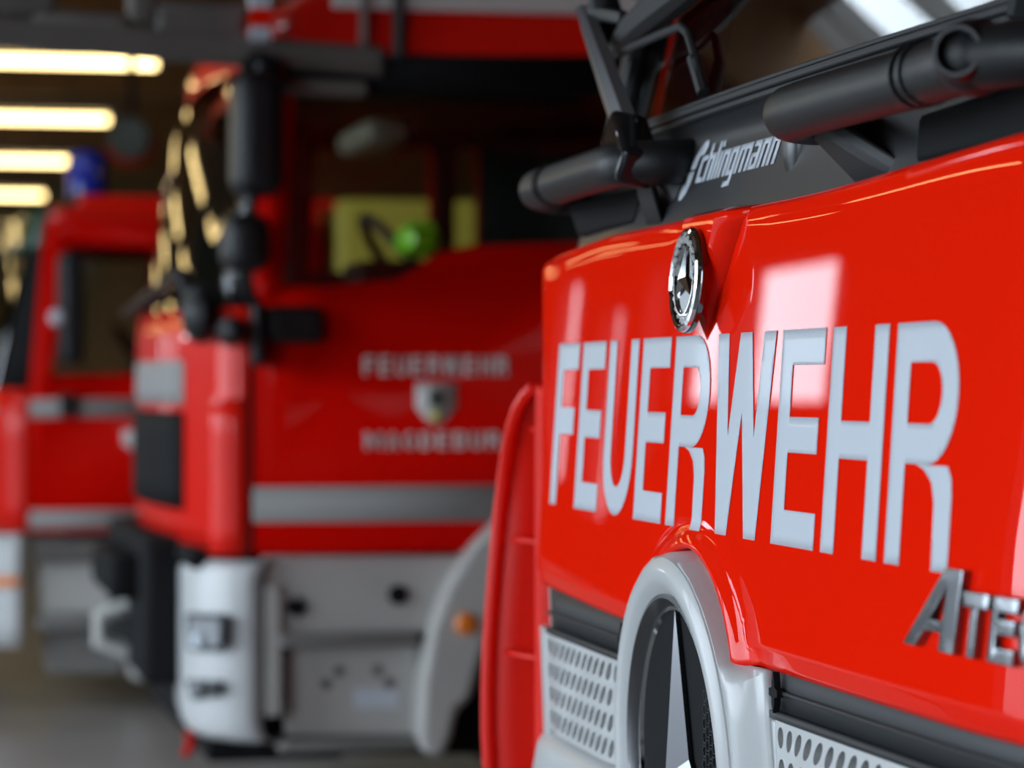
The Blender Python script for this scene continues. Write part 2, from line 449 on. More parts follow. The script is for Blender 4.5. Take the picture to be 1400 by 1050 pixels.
# --- front flap
ts = sorted(set([round(-1.20 + 0.02 * i, 4) for i in range(121)] + [round(ARCH * math.sin(math.radians(a)), 4) for a in range(-90, 91, 4)] +
                [round(sg * (0.925 + 0.005 * i), 4) for i in range(5) for sg in (-1, 1)]))
def flap_bottom(t):
    z = zb(t)
    if abs(t) < ARCH: z = max(z, SZ + math.sqrt(ARCH ** 2 - t * t))
    return z
fr = [0, .012, .04, .046, .052, .09] + [.13 + .026 * i for i in range(33)] + [.985, .992, .997, 1.0]
rows = []
for q in fr:
    row = []
    for t in ts:
        z0, z1 = flap_bottom(t), zt(t)
        z = z0 + (z1 - z0) * q
        t = t + math.copysign((a0(z) - 0.935) * smooth(.55, .92, abs(t)) * (1 - smooth(.96, 1.2, abs(t))), t)
        y = face(t, z) + roll(t, z)
        if abs(t) >= ARCH * 0.9: y += 0.35 * max(0.0, z0 + 0.026 - z) * smooth(ARCH * .9, ARCH, abs(t))
        row.append(Vector((XC + t, y, z)))
    rows.append(row)
b = MB(); b.grid(rows)
flap = b.build('front_flap', 'red', C, solid=0.02, angle=25)
# --- raised wedge that carries the badge
rows = []
for j in range(25):
    z = 1.508 + (zt(0) - 1.508) * j / 24
    w = prow_w(z); h = 0.022 * min(1.0, (z - 1.508) / 0.07)
    rows.append([Vector((XC + s * w, S(s * w, z) + roll(0, z) - (h if abs(s) < 0.9 else 0) - 0.0005, z)) for s in (-1, -.55, -.3, 0, .3, .55, 1)])
b = MB(); b.grid(rows)
b.build('badge_wedge', 'red', C, solid=0.012, angle=20)
# --- FEUERWEHR in white film
word = [('F', .62), ('E', .62), ('U', .72), ('E', .62), ('R', .74), ('W', 1.02), ('E', .66), ('H', .76), ('R', .76)]
gap = 0.105
tot = sum(w for _, w in word) + gap * (len(word) - 1)
T0, T1, TZ, TH_ = -4.566 - XC, -2.781 - XC, 1.265, 0.25
sx = (T1 - T0) / tot
u = 0.0
for ch, w in word:
    def fn(a, c, u=u):
        t = T0 + (u + a) * sx; z = TZ + c * TH_
        return Vector((XC + t, face(t, z) + prow(t, z) - 0.0010, z))
    lettering(glyph(ch, w, .185, .165), fn, 'letter', 'film', flap, step=(0.04, 0.05), depth=0.0002)
    u += w + gap
# --- chrome model lettering on the flap, lower right
def chrome_letter(pieces, t0, z0, w, h, shear, dep):
    def fn(a, c):
        t = t0 + a * w + c * h * shear; z = z0 + c * h
        return Vector((XC + t, face(t, z) - dep, z))
    o = lettering(pieces, fn, 'chrome_letter', 'chromed', flap, step=(0.2, 0.2), depth=dep)
    k = o.modifiers.new('bevel', 'BEVEL'); k.width = 0.0025; k.segments = 2; k.limit_method = 'ANGLE'
A_p = poly_pieces([(0, 0), (.24, 0), (.41, .22), (.74, .22), (.72, 0), (1.0, 0), (1.04, 1), (.72, 1)], [[(.50, .36), (.75, .36), (.78, .78)]])
tA = on_y(1232, 900, 1.0).x - XC - .022
chrome_letter(A_p, tA, 1.190, 0.135, 0.082, 0.10, 0.010)
q = tA + 0.145
for ch, w in (('T', .060), ('E', .054), ('G', .060), ('O', .062)):
    g = [[(p[0], p[1]) for p in pc] for pc in glyph(ch, 1.0, .26, .24)]
    chrome_letter(g, q, 1.190, w, 0.063, 0.10, 0.010); q += w + 0.008
# --- round badge
BZ = 1.584; BR = 0.067
bc = Vector((XC, S(0, BZ) - 0.024, BZ)); ax = Vector((0, -1, LEAN)).normalized()
b = MB(); b.lathe([(0, 0), (BR, 0), (BR + .001, .006), (BR - .003, .011), (BR - .009, .012), (BR - .011, .009), (0, .009)], bc, ax, 48)
badge = b.build('badge', 'starchrome', C, label='round chrome badge with three-pointed star')
b = MB(); b.lathe([(BR - .008, .0115), (BR - .005, .0145), (BR - .001, .0125), (BR, .006)], bc, ax, 48); b.build('rim', 'chrome', badge)
b = MB()
for k in range(44):                                # laurel wreath leaves
    a = 2 * PI * k / 44
    c = bc + ax * .0105 + Vector((math.cos(a), 0, math.sin(a))) * (BR - .0165 + .004 * (k % 2))
    b.ellipsoid(c, (.0042, .003, .0042), 6, 4)
b.build('laurel_wreath', 'steel', badge)
b = MB(); b.lathe([(BR - .025, .0085), (BR - .023, .0125), (BR - .021, .0125), (BR - .019, .0085)], bc, ax, 40); b.build('inner_ring', 'chrome', badge)
def star(c, Rr, rin, h, base, axv):
    zx = Vector((0, 0, 1)); zx = (zx - axv * zx.dot(axv)).normalized(); xx = Vector((1, 0, 0))
    b = MB(); vs = [c + axv * (base + h)]
    for k in range(6):
        a = math.radians(90 + 60 * k); r = Rr if k % 2 == 0 else rin
        vs.append(c + axv * base + (xx * math.cos(a) + zx * math.sin(a)) * r)
    for k in range(6):
        vs.append(vs[1 + k] - axv * base * .9)
    fs = [(0, 1 + k, 1 + (k + 1) % 6) for k in range(6)] + [(1 + k, 7 + k, 7 + (k + 1) % 6, 1 + (k + 1) % 6) for k in range(6)]
    b.add(vs, fs); return b
star(bc + ax * .009, .043, .0085, .008, .003, ax).build('star', 'chrome', badge, angle=5)

# --- lower front: white base, ring, star, black slots, louvres
def low(t, z): return S(t, 1.118) + 0.006 + 0.035 * (1.118 - z)
def base_rows(t0, t1, z0, z1, dy, nt=40, nz=6):
    return [[Vector((XC + t0 + (t1 - t0) * i / nt, low(t0 + (t1 - t0) * i / nt, z0 + (z1 - z0) * j / nz) + dy, z0 + (z1 - z0) * j / nz)) for i in range(nt + 1)] for j in range(nz + 1)]
def inring(t, z): return math.hypot(t, z - SZ) < 0.27
# base panel with a round opening for the star
holes = [[(0.262 * math.cos(2 * PI * k / 48), SZ + 0.262 * math.sin(2 * PI * k / 48)) for k in range(48)]]
outer = [(-1.2 + 0.05 * i, 0.60) for i in range(49)] + [(1.2, 1.13)] + [(1.2 - 0.05 * i, 1.135) for i in range(1, 48)] + [(-1.2, 1.13)]
slotL = [(-.93, 1.066), (-.31, 1.054), (-.285, 1.13), (-.925, 1.133)]
b = MB(); vs, fs = fill_poly(outer, holes, lambda t, z: Vector((XC + t, low(t, z) + 0.016, z)))
b.add(vs, fs); b.build('bumper_base', 'white', C, solid=0.01)
# white ring around the star, with the web that joins it to the bumper on either side
rx = Vector((0, -1, -0.035)).normalized()
rc = Vector((XC, 1.003, SZ))
b = MB(); b.lathe([(0.286, -0.03), (0.285, 0.002), (0.279, 0.017), (0.268, 0.024), (0.256, 0.026), (0.244, 0.023), (0.232, 0.012), (0.228, -0.02)], rc, rx, 72)
ring = b.build('star_surround', 'white', C)
for sg in (-1, 1):
    pairs = [(q_, .289 * math.cos(q_), SZ + .289 * math.sin(q_)) for q_ in (1.35, 1.15, .95, .8, .7)] + [(.62, .245, 1.117), (.56, .285, 1.117), (.48, .336, 1.117), (.34, .338, 1.06), (.2, .345, 1.01), (0, .345, .955), (-.3, .345, .87), (-.6, .34, .80), (-.9, .30, .72)]
    rows = []
    for a, to, zo in pairs[::-1]:
        ti, zi = .2805 * math.cos(a), SZ + .2805 * math.sin(a)
        row = []
        for k in range(7):
            q = k / 6; t = sg * (ti + (to - ti) * q); z = zi + (zo - zi) * q
            ya = 0.988 + .035 * (SZ - z); row.append(Vector((XC + t, ya + (low(t, z) - .003 - ya) * smooth(.1, 1, q), z)))
        rows.append(row if sg > 0 else row[::-1])
    b = MB(); b.grid(rows); b.build('web', 'white', ring, solid=.014)
b = MB(); b.lathe([(0.234, 0.006), (0.232, 0.016), (0.227, 0.017), (0.219, 0.004), (0.216, -0.006)], rc, rx, 72)
b.build('chrome_ring', 'chromed', C)
b = MB(); b.lathe([(0.218, -0.004), (0.216, 0.003), (0.211, 0.003), (0.208, -0.006)], rc, rx, 72); b.build('thin_ring', 'chrome', C)
b = MB(); b.lathe([(0.222, -0.002), (0.12, -0.003), (0.0, -0.003)], rc, rx, 60); disc = b.build('star_disc', 'void', C)
hexb = MB(); hr = 0.0085
for i in range(-14, 15):
    for j in range(-16, 17):
        hx = i * hr * 1.75; hz = (j + 0.5 * (i % 2)) * hr * 2.02
        if hx > 0.095 and math.hypot(hx, hz) < 0.205:
            cc = rc + rx * (-0.0025) + Vector((hx, 0, hz))
            hexb.lathe([(hr * .98, 0), (hr * .98, .004), (hr * .80, .004), (hr * .80, 0)], cc, rx, 6)
hx_o = hexb.build('honeycomb_mesh', 'strip', disc); hx_o['kind'] = 'stuff'
star(rc + rx * -0.002, 0.212, 0.050, 0.020, 0.006, rx).build('big_star', 'starchrome', C, angle=5)
for sg in (-1, 1):
    # black slot: tray, mid rib and lower lip, with a clip slot
    def fn(t, z, sg=sg): return Vector((XC + sg * t, low(sg * t, z), z))
    tl = [0.322 + 0.04 * i for i in range(15 if sg < 0 else 23)]
    def strip_rows(za, zb2, dy):
        r = [[Vector((XC + t, low(t, z) + dy, z)) for t in (sorted(sg * q for q in tl))] for z in (za, zb2)]
        return r
    def cut(q): return 1.060 + 0.010 * (q - 0.322) / 0.6
    b = MB(); b.grid(strip_rows(1.062, 1.135, 0.006)); tray = b.build('slot_tray', 'strip', C, solid=0.008)
    tl = [q + .004 for q in tl]
    b = MB(); b.grid(strip_rows(1.092, 1.096, 0.000)); b.build('rib', 'strip', tray, solid=0.008)
    b = MB(); b.grid(strip_rows(1.062, 1.071, -0.003)); b.build('lip', 'strip', tray, solid=0.010)
    e0 = 0.322; b = MB(); b.grid([[Vector((XC + t, low(t, z) - 0.003, z)) for t in sorted((sg * e0, sg * (e0 + .006)))] for z in (1.062, 1.112)]); b.build('end_lip', 'strip', tray, solid=0.010)
    b = MB()
    tc = sg * 0.365
    p = Vector((XC + tc, low(tc, 1.094) + 0.002, 1.094))
    b.prism([p + Vector((x_ * .9, 0, z_)) for x_, z_ in ((0, .024), (.006, .012), (.006, .006), (.018, .004), (.018, -.004), (.006, -.006), (.006, -.012), (0, -.024), (-.006, -.012), (-.006, -.006), (-.018, -.004), (-.018, .004), (-.006, .006), (-.006, .012))], (0, -.008, 0)); b.build('clip_slot', 'void', tray)
    # perforated louvre panel
    pt, pz, rh = 0.0385, 0.037, 0.0125
    b = MB(); nC, nR = (14 if sg < 0 else 22), 4
    for r_ in range(nR):
        zc_ = 1.042 - r_ * pz
        for c_ in range(nC):
            tcn = 0.372 + c_ * pt
            n = 14
            def pos(dt, dz, dep=0.0):
                t = sg * (tcn + dt); z = zc_ + dz
                tt = (dz + pz / 2) / pz
                return Vector((XC + t, low(t, z) - 0.012 * (1 - tt) * smooth(.34, .5, abs(t)) * (1 - smooth(.78, .88, -t)) + dep, z))
            outl = []
            for q in range(n):
                a = 2 * PI * q / n; ca, sa = math.cos(a), math.sin(a)
                k = min(pt / 2 / max(abs(ca), 1e-6), pz / 2 / max(abs(sa), 1e-6))
                outl.append((ca * k, sa * k))
            vs = [pos(*p) for p in outl] + [pos(rh * math.cos(2 * PI * q / n), rh * math.sin(2 * PI * q / n)) for q in range(n)] + \
                 [pos(rh * math.cos(2 * PI * q / n), rh * math.sin(2 * PI * q / n), .010) for q in range(n)]
            # corner fill triangles
            cs = [pos(sx_ * pt / 2, sz_ * pz / 2) for sx_, sz_ in ((1, 1), (-1, 1), (-1, -1), (1, -1))]
            fs = [(q, (q + 1) % n, n + (q + 1) % n, n + q) for q in range(n)] + [(n + q, n + (q + 1) % n, 2 * n + (q + 1) % n, 2 * n + q) for q in range(n)]
            for e, ang in enumerate((45, 135, 225, 315)):
                q = int(math.floor(math.radians(ang) / (2 * PI / n)))
                fs.append((q, 3 * n + e, (q + 1) % n))
            b.add(vs + cs, fs)
    lv = b.build('louvre_panel', 'white', C, angle=30)
    b = MB(); tl2 = [sg * (0.33 + 0.04 * i) for i in range(15 if sg < 0 else 23)]
    b.grid([[Vector((XC + t, low(t, z) + 0.0135, z)) for t in sorted(tl2)] for z in (0.88, 1.068)]); b.build('backing', 'void', lv, solid=0.001)
    # margin strips that close the panel off
    for (ta, tb, za, zb3) in ((0.336, 0.353, 0.86, 1.060), (0.893 if sg < 0 else 1.205, 0.99 if sg < 0 else 1.25, 0.86, 1.066)):
        b = MB(); b.grid([[Vector((XC + t, low(t, z) - 0.001, z)) for t in sorted((sg * ta, sg * (ta + tb) / 2, sg * tb))] for z in (za, .95, zb3)])
        b.build('margin', 'white', lv, solid=0.012, bevel=0.003)
# lower bumper, swelling forward below the louvres
rows = []
for j in range(9):
    z = 0.45 + (0.915 - 0.45) * j / 8
    sw = 0.032 * smooth(0.92, 0.86, z) if False else 0.032 * (1 - smooth(0.86, 0.915, z))
    rows.append([Vector((XC - 1.18 + 0.05 * i, low(-1.18 + .05 * i, z) - sw + 0.012, z)) for i in range(48)])
b = MB()
rows = [r for r in rows if r[0].z < 0.64] + []
b.grid(rows)
for side, nm in ((range(0, 19), 'bumper_wing'), (range(28, 48), 'bumper_wing')):
    w_ = MB(); w_.grid([[Vector((XC - 1.18 + 0.05 * i, low(-1.18 + .05 * i, z) - 0.032 * (1 - smooth(0.86, 0.915, z)) + 0.012, z)) for i in side] for z in [0.62 + .295 * q / 8 for q in range(9)]])
    w_.build(nm, 'white', C, solid=0.02)
b.build('lower_bumper', 'white', C, solid=0.02)
# --- red corner deflector on the far corner, open channel with ribs
XI, XO = -4.815, -4.965
lip = [(729, 530), (718, 541), (708, 558), (700, 582), (694, 612), (688, 655), (682, 705), (677, 760), (672, 820), (668, 880), (666, 940), (666, 1000), (669, 1060), (674, 1120), (682, 1180)]
outp = []
for k, (px, py) in enumerate(lip):
    f = smooth(0, 6, k)
    outp.append(on_x(px, py, XI - 0.01 + (XO - XI + 0.01) * f))
inn = [on_x(728 - 0.004 * (p.z - 1.45) * 0 , HORIZON, XI) for p in outp]
inp = [Vector((XI, inn[k].y + 0.004, p.z)) for k, p in enumerate(outp)]
rows = []
for o_, i_ in zip(outp, inp):
    dep = 0.10
    rows.append([o_, o_ + Vector((0.006, dep * .5, 0)), o_ + Vector((0.02, dep, 0)), Vector((i_.x - 0.012, max(o_.y, i_.y) + dep * .95, o_.z)), Vector((i_.x - 0.004, i_.y + 0.02, o_.z)), i_])
b = MB(); b.grid(rows[::-1]); defl = b.build('corner_deflector', 'red_trim', C, solid=0.012, angle=40)
b = MB(); b.tube(outp, 0.011, 8); b.build('outer_lip', 'red_trim', defl)
rows = [[Vector((XI - 0.006, p.y + 0.002, p.z)), Vector((XI + 0.02, p.y - 0.003, p.z)), Vector((XI + 0.055, p.y - 0.003, p.z)), Vector((XI + 0.08, p.y + 0.02, p.z))] for p in inp]
b = MB(); b.grid(rows[::-1]); b.build('inner_flange', 'red_trim', defl, solid=0.01)
for py in (590, 743, 900, 1060):
    k = min(range(len(lip)), key=lambda q: abs(lip[q][1] - py))
    z = outp[k].z if abs(lip[k][1] - py) < 8 else on_x(690, py, (XI + XO) / 2).z
    o_ = min(outp, key=lambda p: abs(p.z - z)); i_ = min(inp, key=lambda p: abs(p.z - z))
    b = MB(); b.prism([(o_.x + .01, o_.y + .025, z), (i_.x - .004, i_.y + .008, z), (i_.x - .01, i_.y + .10, z), (o_.x + .02, o_.y + .10, z)], (0, 0, .008)); b.build('rib', 'red_trim', defl, bevel=0.002)

# --- windscreen band, glass, seal
WL = 0.24
def SW(t, z): return S(t, 1.66) + 0.034 + WL * (z - 1.66) + 0.018 * t * t
def PW(t, z, dep=0.0): return Vector((XC + t, SW(t, z) - dep, z))
def wrows(t0, t1, z0, z1, dep, nt=48, nz=4):
    return [[PW(t0 + (t1 - t0) * i / nt, z0 + (z1 - z0) * j / nz, dep) for i in range(nt + 1)] for j in range(nz + 1)]
b = MB(); b.grid(wrows(-1.2, 1.2, 1.60, 1.828, 0)); band = b.build('windscreen_band', 'blackgloss', C, solid=0.02)
b = MB(); b.grid(wrows(-.86, .86, 1.846, 2.52, 0.002)); b.build('windscreen', 'glass', C)
seal = None
for z0, z1, dep in ((1.822, 1.830, 0.010), (1.832, 1.842, 0.014), (1.844, 1.850, 0.008)):
    b = MB(); b.grid(wrows(-.84, .84, z0, z1, dep))
    o = b.build('windscreen_seal' if seal is None else 'seal_rib', 'strip', C if seal is None else seal, solid=0.02, bevel=0.003)
    seal = seal or o
for sg in (-1, 1):
    b = MB(); a, c = sorted((sg * 0.84, sg * 1.2)); b.grid(wrows(a, c, 1.82, 2.56, 0.0, 14, 6)); pil = b.build('pillar', 'blackgloss', C, solid=0.03)
    b = MB(); b.tube([PW(sg * .845, z, .012) for z in (1.82, 2.0, 2.2, 2.5)], 0.014, 8); b.build('pillar_trim', 'strip', pil)
# Schlingmann in white film on the band
def sl(ch):
    s = .30
    if ch == 'S':
        lobes = [[(.22, .58), (.26, .95), (.42, 1.34), (.66, 1.58), (.84, 1.58), (.90, 1.34), (.80, 1.06), (.56, 1.04), (.50, .58)], [(.14, .50), (.48, .50), (.46, .05), (.34, -.32), (.18, -.52), (.02, -.52), (-.04, -.25), (.02, .02), (.18, .06)]]
        return [[((x - .9) * 2.2 + 1.35, y) for x, y in p] for p in lobes]
    if ch == 'c': return [rect(0, 0, s, 1), rect(s, 0, .78, .2), rect(s, .8, .78, 1)]
    if ch == 'h': return [rect(0, 0, s, 1.38), rect(s, .8, .86, 1), rect(.56, 0, .86, .8)]
    if ch == 'l': return [rect(0, 0, s, 1.38)]
    if ch == 'i': return [rect(0, 0, s, 1), rect(0, 1.14, s, 1.38)]
    if ch == 'n': return [rect(0, 0, s, 1), rect(s, .8, .86, 1), rect(.56, 0, .86, .8)]
    if ch == 'm': return [rect(0, 0, s, 1), rect(s, .8, 1.40, 1), rect(.55, 0, .85, .8), rect(1.10, 0, 1.40, .8)]
    if ch == 'a': return [rect(.08, .8, .86, 1), rect(.56, 0, .86, .8), rect(0, 0, .56, .18), rect(0, .18, .28, .42), rect(0, .42, .56, .58)]
    if ch == 'g': return [rect(0, .0, s, 1), rect(s, .8, .86, 1), rect(.56, -.2, .86, .8), rect(s, 0, .56, .18), rect(.02, -.4, .86, -.2)]
advs = {'S': 1.0, 'c': .88, 'h': .96, 'l': .40, 'i': .40, 'n': .96, 'g': .96, 'm': 1.50, 'a': .96}
W_ = 'Schlingmann'
tl0, tl1, hz = -0.325, 0.100, 0.037
tw = sum(advs[c] for c in W_); kx = (tl1 - tl0) / tw; u = 0
for ch in W_:
    def fn(a, c, u=u):
        return PW(tl0 + (u + a) * kx + 0.012 * c, 1.728 + c * hz, 0.0012)
    lettering(sl(ch), fn, 'letter', 'film', band, step=(0.3, 0.4), depth=0.0005); u += advs[ch]
# oval moulding beside the lettering
b = MB(); b.ellipsoid(PW(0.165, 1.748, -0.002), (.036, .016, .047), 20, 12); b.build('moulding', 'blackgloss', band)
# --- grab handles
for sg in (-1, 1):
    pts = [(.36, 1.765, -.01), (.355, 1.762, .030), (.385, 1.762, .072), (.43, 1.762, .085), (.55, 1.762, .088), (.70, 1.762, .090), (.85, 1.762, .092), (.95, 1.763, .096), (1.01, 1.763, .085), (1.06, 1.762, .05), (1.08, 1.76, -.01)]
    pts = [PW(sg * a, z, d + 0.005) for a, z, d in pts]
    # round the path
    fine = []
    for i in range(len(pts) - 1):
        p0, p1, p2, p3 = pts[max(i - 1, 0)], pts[i], pts[i + 1], pts[min(i + 2, len(pts) - 1)]
        for k in range(5):
            q = k / 5
            fine.append(0.5 * ((2 * p1) + (p2 - p0) * q + (2 * p0 - 5 * p1 + 4 * p2 - p3) * q * q + (3 * p1 - p0 - 3 * p2 + p3) * q ** 3))
    fine.append(pts[-1])
    b = MB(); b.tube(fine, 0.032, 18); h = b.build('grab_handle', 'black', C)
    c = PW(sg * .93, 1.763, .096)
    for tt in (.825, .85):
        b = MB(); b.tube([PW(sg * tt, 1.763, .098), PW(sg * (tt + .008), 1.763, .098)], 0.0345, 20); b.build('collar', 'black', h)
    if sg > 0:
        ad = Vector((.72, -.69, .05)).normalized()
        sc_ = PW(.975, 1.765, .10)
        b = MB(); b.ellipsoid(sc_, (.040, .040, .038), 20, 12); jn = b.build('joint', 'black', h)
        b = MB(); b.lathe([(.028, .020), (.028, .040), (.025, .045), (.021, .045), (.019, .041), (.0185, .026), (0, .026)], sc_, ad, 28); b.build('screw_socket', 'black', h)
        b = MB(); b.lathe([(.0185, .028), (.0, .028)], sc_, ad, 20); b.build('socket_hole', 'void', h)
    b = MB(); b.ellipsoid(pts[-2], (.034, .034, .034), 16, 10); b.build('end_cap', 'black', h)
    # mounting arm that runs back and down to the body
    b = MB(); b.prism([PW(sg * .36, 1.775, .06), PW(sg * .42, 1.775, .07), PW(sg * .56, 1.70, -.005), PW(sg * .44, 1.695, -.005)], (0, .0, -.028)); b.build('inner_foot', 'rubber', h, bevel=.008)
    b = MB(); b.prism([PW(sg * .60, 1.745, .004), PW(sg * .98, 1.745, .05), PW(sg * 1.02, 1.69, .01), PW(sg * .62, 1.69, .004)], (0, .05, 0)); b.build('outer_foot', 'void', h, bevel=.008)
# --- windscreen wiper
pv = PW(-.395, 1.752)
b = MB(); b.lathe([(.046, -.004), (.044, .004), (.030, .016), (.022, .030), (.020, .060), (0, .061)], pv, (0, -1, .2), 28)
wip = b.build('wiper', 'blackgloss', C)
hd = pv + Vector((.015, -.072, .024))
end = PW(-1.04, 2.06, .085)
dirv = (end - hd).normalized()
b = MB(); b.obox(hd - dirv * .035 + Vector((0, .004, -.012)), hd + dirv * .11, .056, .056, (0, -1, .2)); b.build('arm_head', 'piano', wip, bevel=.009)
b = MB(); b.tube([pv + Vector((0, -.03, .005)), hd + Vector((0.0, .0, 0))], .021, 16); b.build('shaft', 'blackgloss', wip)
b = MB()
sec = [hd + dirv * .07, hd + dirv * .35, end - dirv * .08, end]
sd = dirv.cross(Vector((0, -1, .2))).normalized(); out = Vector((0, -1, .2)).normalized()
ws = [.027, .023, .016, .011]
rows = []
for p, w in zip(sec, ws):
    rows.append([p + sd * w - out * .008, p + sd * w * .75 + out * .008, p + out * .014, p - sd * w * .75 + out * .008, p - sd * w - out * .008, p - out * .008])
vs = [v for r in rows for v in r]; n = 6
fs = [(i * n + q, i * n + (q + 1) % n, (i + 1) * n + (q + 1) % n, (i + 1) * n + q) for i in range(3) for q in range(n)] + [tuple(range(n))[::-1], tuple(range(3 * n, 4 * n))]
b.add(vs, fs); b.build('arm', 'armgrey', wip, angle=15)
bl0, bl1 = PW(-.99, 1.985, .03), PW(-.28, 2.035, .03)
b = MB()
b.tube([PW(-.99 + .71 * i / 10, 1.985 + .05 * i / 10, .028 + .012 * math.sin(PI * i / 10)) for i in range(11)], [.012, .018, .022, .026, .028, .028, .028, .026, .022, .018, .012], 10); b.build('blade', 'rubber', wip)
b = MB(); b.obox(end - dirv * .01, PW(-.84, 2.025, .05), .016, .022); b.build('blade_bracket', 'black', wip, bevel=.004)
b = MB(); b.tube([on_y(850, 72, 1.12), on_y(885, 55, 1.12), on_y(930, 36, 1.13), on_y(940, 45, 1.13), on_y(952, 85, 1.12), on_y(962, 128, 1.12)], .0065, 8); b.build('washer_hose', 'rubber', wip)
b = MB(); b.tube([on_y(948, 80, 1.12), on_y(962, 128, 1.12)], .010, 8); b.build('hose_joint', 'rubber', wip)
# --- cab shell behind: side walls with windows, roof, floor, rear wall, doors, chassis, body
YS = 1.22; YR = 3.3
for sg, xw in ((-1, XC - 1.12), (1, XC + 1.12)):
    outer = [(YS, 0.95), (YR, 0.95), (YR, 2.6), (1.42, 2.6), (YS + .02, 1.75)]
    hole = [(1.42, 1.66), (2.2, 1.66), (2.2, 2.45), (1.52, 2.45)] if sg > 0 else [(2.45, 1.66), (3.1, 1.66), (3.1, 2.45), (2.45, 2.45)]
    b = MB(); b.add(*fill_poly(outer, [hole], lambda y, z, xw=xw: Vector((xw, y, z))))
    w = b.build('cab_side', 'red', C, solid=0.03)
    b = MB(); b.add(*fill_poly([(YS + .1, 0.97), (YR - .02, 0.97), (YR - .02, 2.55), (1.44, 2.55), (YS + .12, 1.75)], [hole], lambda y, z, xw=xw, sg=sg: Vector((xw - sg * .04, y, z)))); b.build('side_lining', 'cabin', w, solid=.004)
    b = MB(); b.add([(xw - .01, *p) for p in hole], [(0, 1, 2, 3)]); b.build('side_window', 'glass', w)
b = MB(); b.box(XC - 1.12, XC + 1.12, 1.30, YR, 2.56, 2.66); b.build('roof', 'red', C, bevel=.03)
b = MB(); b.box(XC - 1.1, XC + 1.1, YR - .06, YR, 0.95, 2.58); b.build('rear_wall', 'cabin', C)
b = MB(); b.box(XC - 1.1, XC + 1.1, 1.20, YR - .06, 0.95, 1.03); b.build('cab_floor', 'darkgrey', C)
b = MB(); b.prism([(XC - 1.05, 1.22, 1.1), (XC - 1.05, 1.22, 1.80), (XC - 1.05, 1.40, 1.83), (XC - 1.05, 1.62, 1.74), (XC - 1.05, 1.66, 1.3), (XC - 1.05, 1.5, 1.1)], (2.1, 0, 0)); dash = b.build('dashboard', 'darkgrey', C, bevel=.03)
b = MB(); b.box(XC - .3, XC + .1, 1.38, 1.62, 1.78, 1.86); b.build('radio_console', 'black', dash, bevel=.02)
for sg in (-1, 1):
    x = XC + sg * .6
    b = MB(); b.box(x - .27, x + .27, 2.0, 2.5, 1.35, 1.5); seat = b.build('seat', 'seat', C, bevel=.05)
    b = MB(); b.prism([(x - .26, 2.42, 1.45), (x - .26, 2.58, 1.45), (x - .26, 2.78, 2.15), (x - .26, 2.66, 2.18)], (.52, 0, 0)); b.build('backrest', 'seat', seat, bevel=.05)
    b = MB(); b.box(x - .14, x + .14, 2.68, 2.79, 2.18, 2.42); b.build('headrest', 'seat', seat, bevel=.04)
    b = MB(); b.box(x - .2, x + .2, 2.1, 2.45, 1.03, 1.36); b.build('seat_base', 'darkgrey', seat)
b = MB(); cst = Vector((XC + .6, 1.72, 1.78)); an = Vector((0, .75, .65)).normalized()
pp = []
for k in range(33):
    a = 2 * PI * k / 32; e1 = Vector((1, 0, 0)); e2 = an.cross(e1)
    pp.append(cst + (e1 * math.cos(a) + e2 * math.sin(a)) * .22)
b.tube(pp, .016, 8, False); b.tube([cst - Vector((.2, 0, 0)), cst + Vector((.2, 0, 0))], .014, 6); b.tube([cst, cst - an * .25], .03, 8); b.build('steering_wheel', 'black', C)
b = MB(); b.box(XC - 1.2, XC + 1.2, 3.5, 9.0, 0.9, 3.0); b.build('rear_body', 'red', C, bevel=.04)
b = MB(); b.box(XC - .45, XC + .45, 1.3, 9.0, .62, .9); b.build('chassis', 'void', C)
def wheel(parent, x, y, r, sg, w=.30):
    b = MB(); b.lathe([(r * .56, -w / 2), (r * .9, -w / 2), (r, -w * .38), (r, w * .38), (r * .9, w / 2), (r * .56, w / 2)], (x, y, r), (sg, 0, 0), 40); o = b.build('wheel', 'rubber', parent)
    b = MB(); b.lathe([(r * .57, w / 2 - .01), (r * .52, w / 2 - .03), (r * .48, w * .1), (r * .28, w * .12), (r * .25, w * .42), (r * .14, w * .46), (0, w * .46)], (x, y, r), (sg, 0, 0), 32); b.build('rim', 'whiteB', o)
for sg in (-1, 1):
    wheel(C, XC + sg * 1.0, 2.45, .48, sg); wheel(C, XC + sg * 1.0, 6.6, .48, sg)
# front mirror arm at the far upper corner
b = MB(); b.tube([PW(-1.0, 2.25, 0), PW(-1.0, 2.22, .05), PW(-.99, 2.08, .06)], .014, 8)
mm = b.build('mirror_arm', 'black', C)
b = MB(); b.ellipsoid(PW(-.985, 2.035, .055), (.04, .03, .06), 16, 10); b.build('mirror_head', 'black', mm)

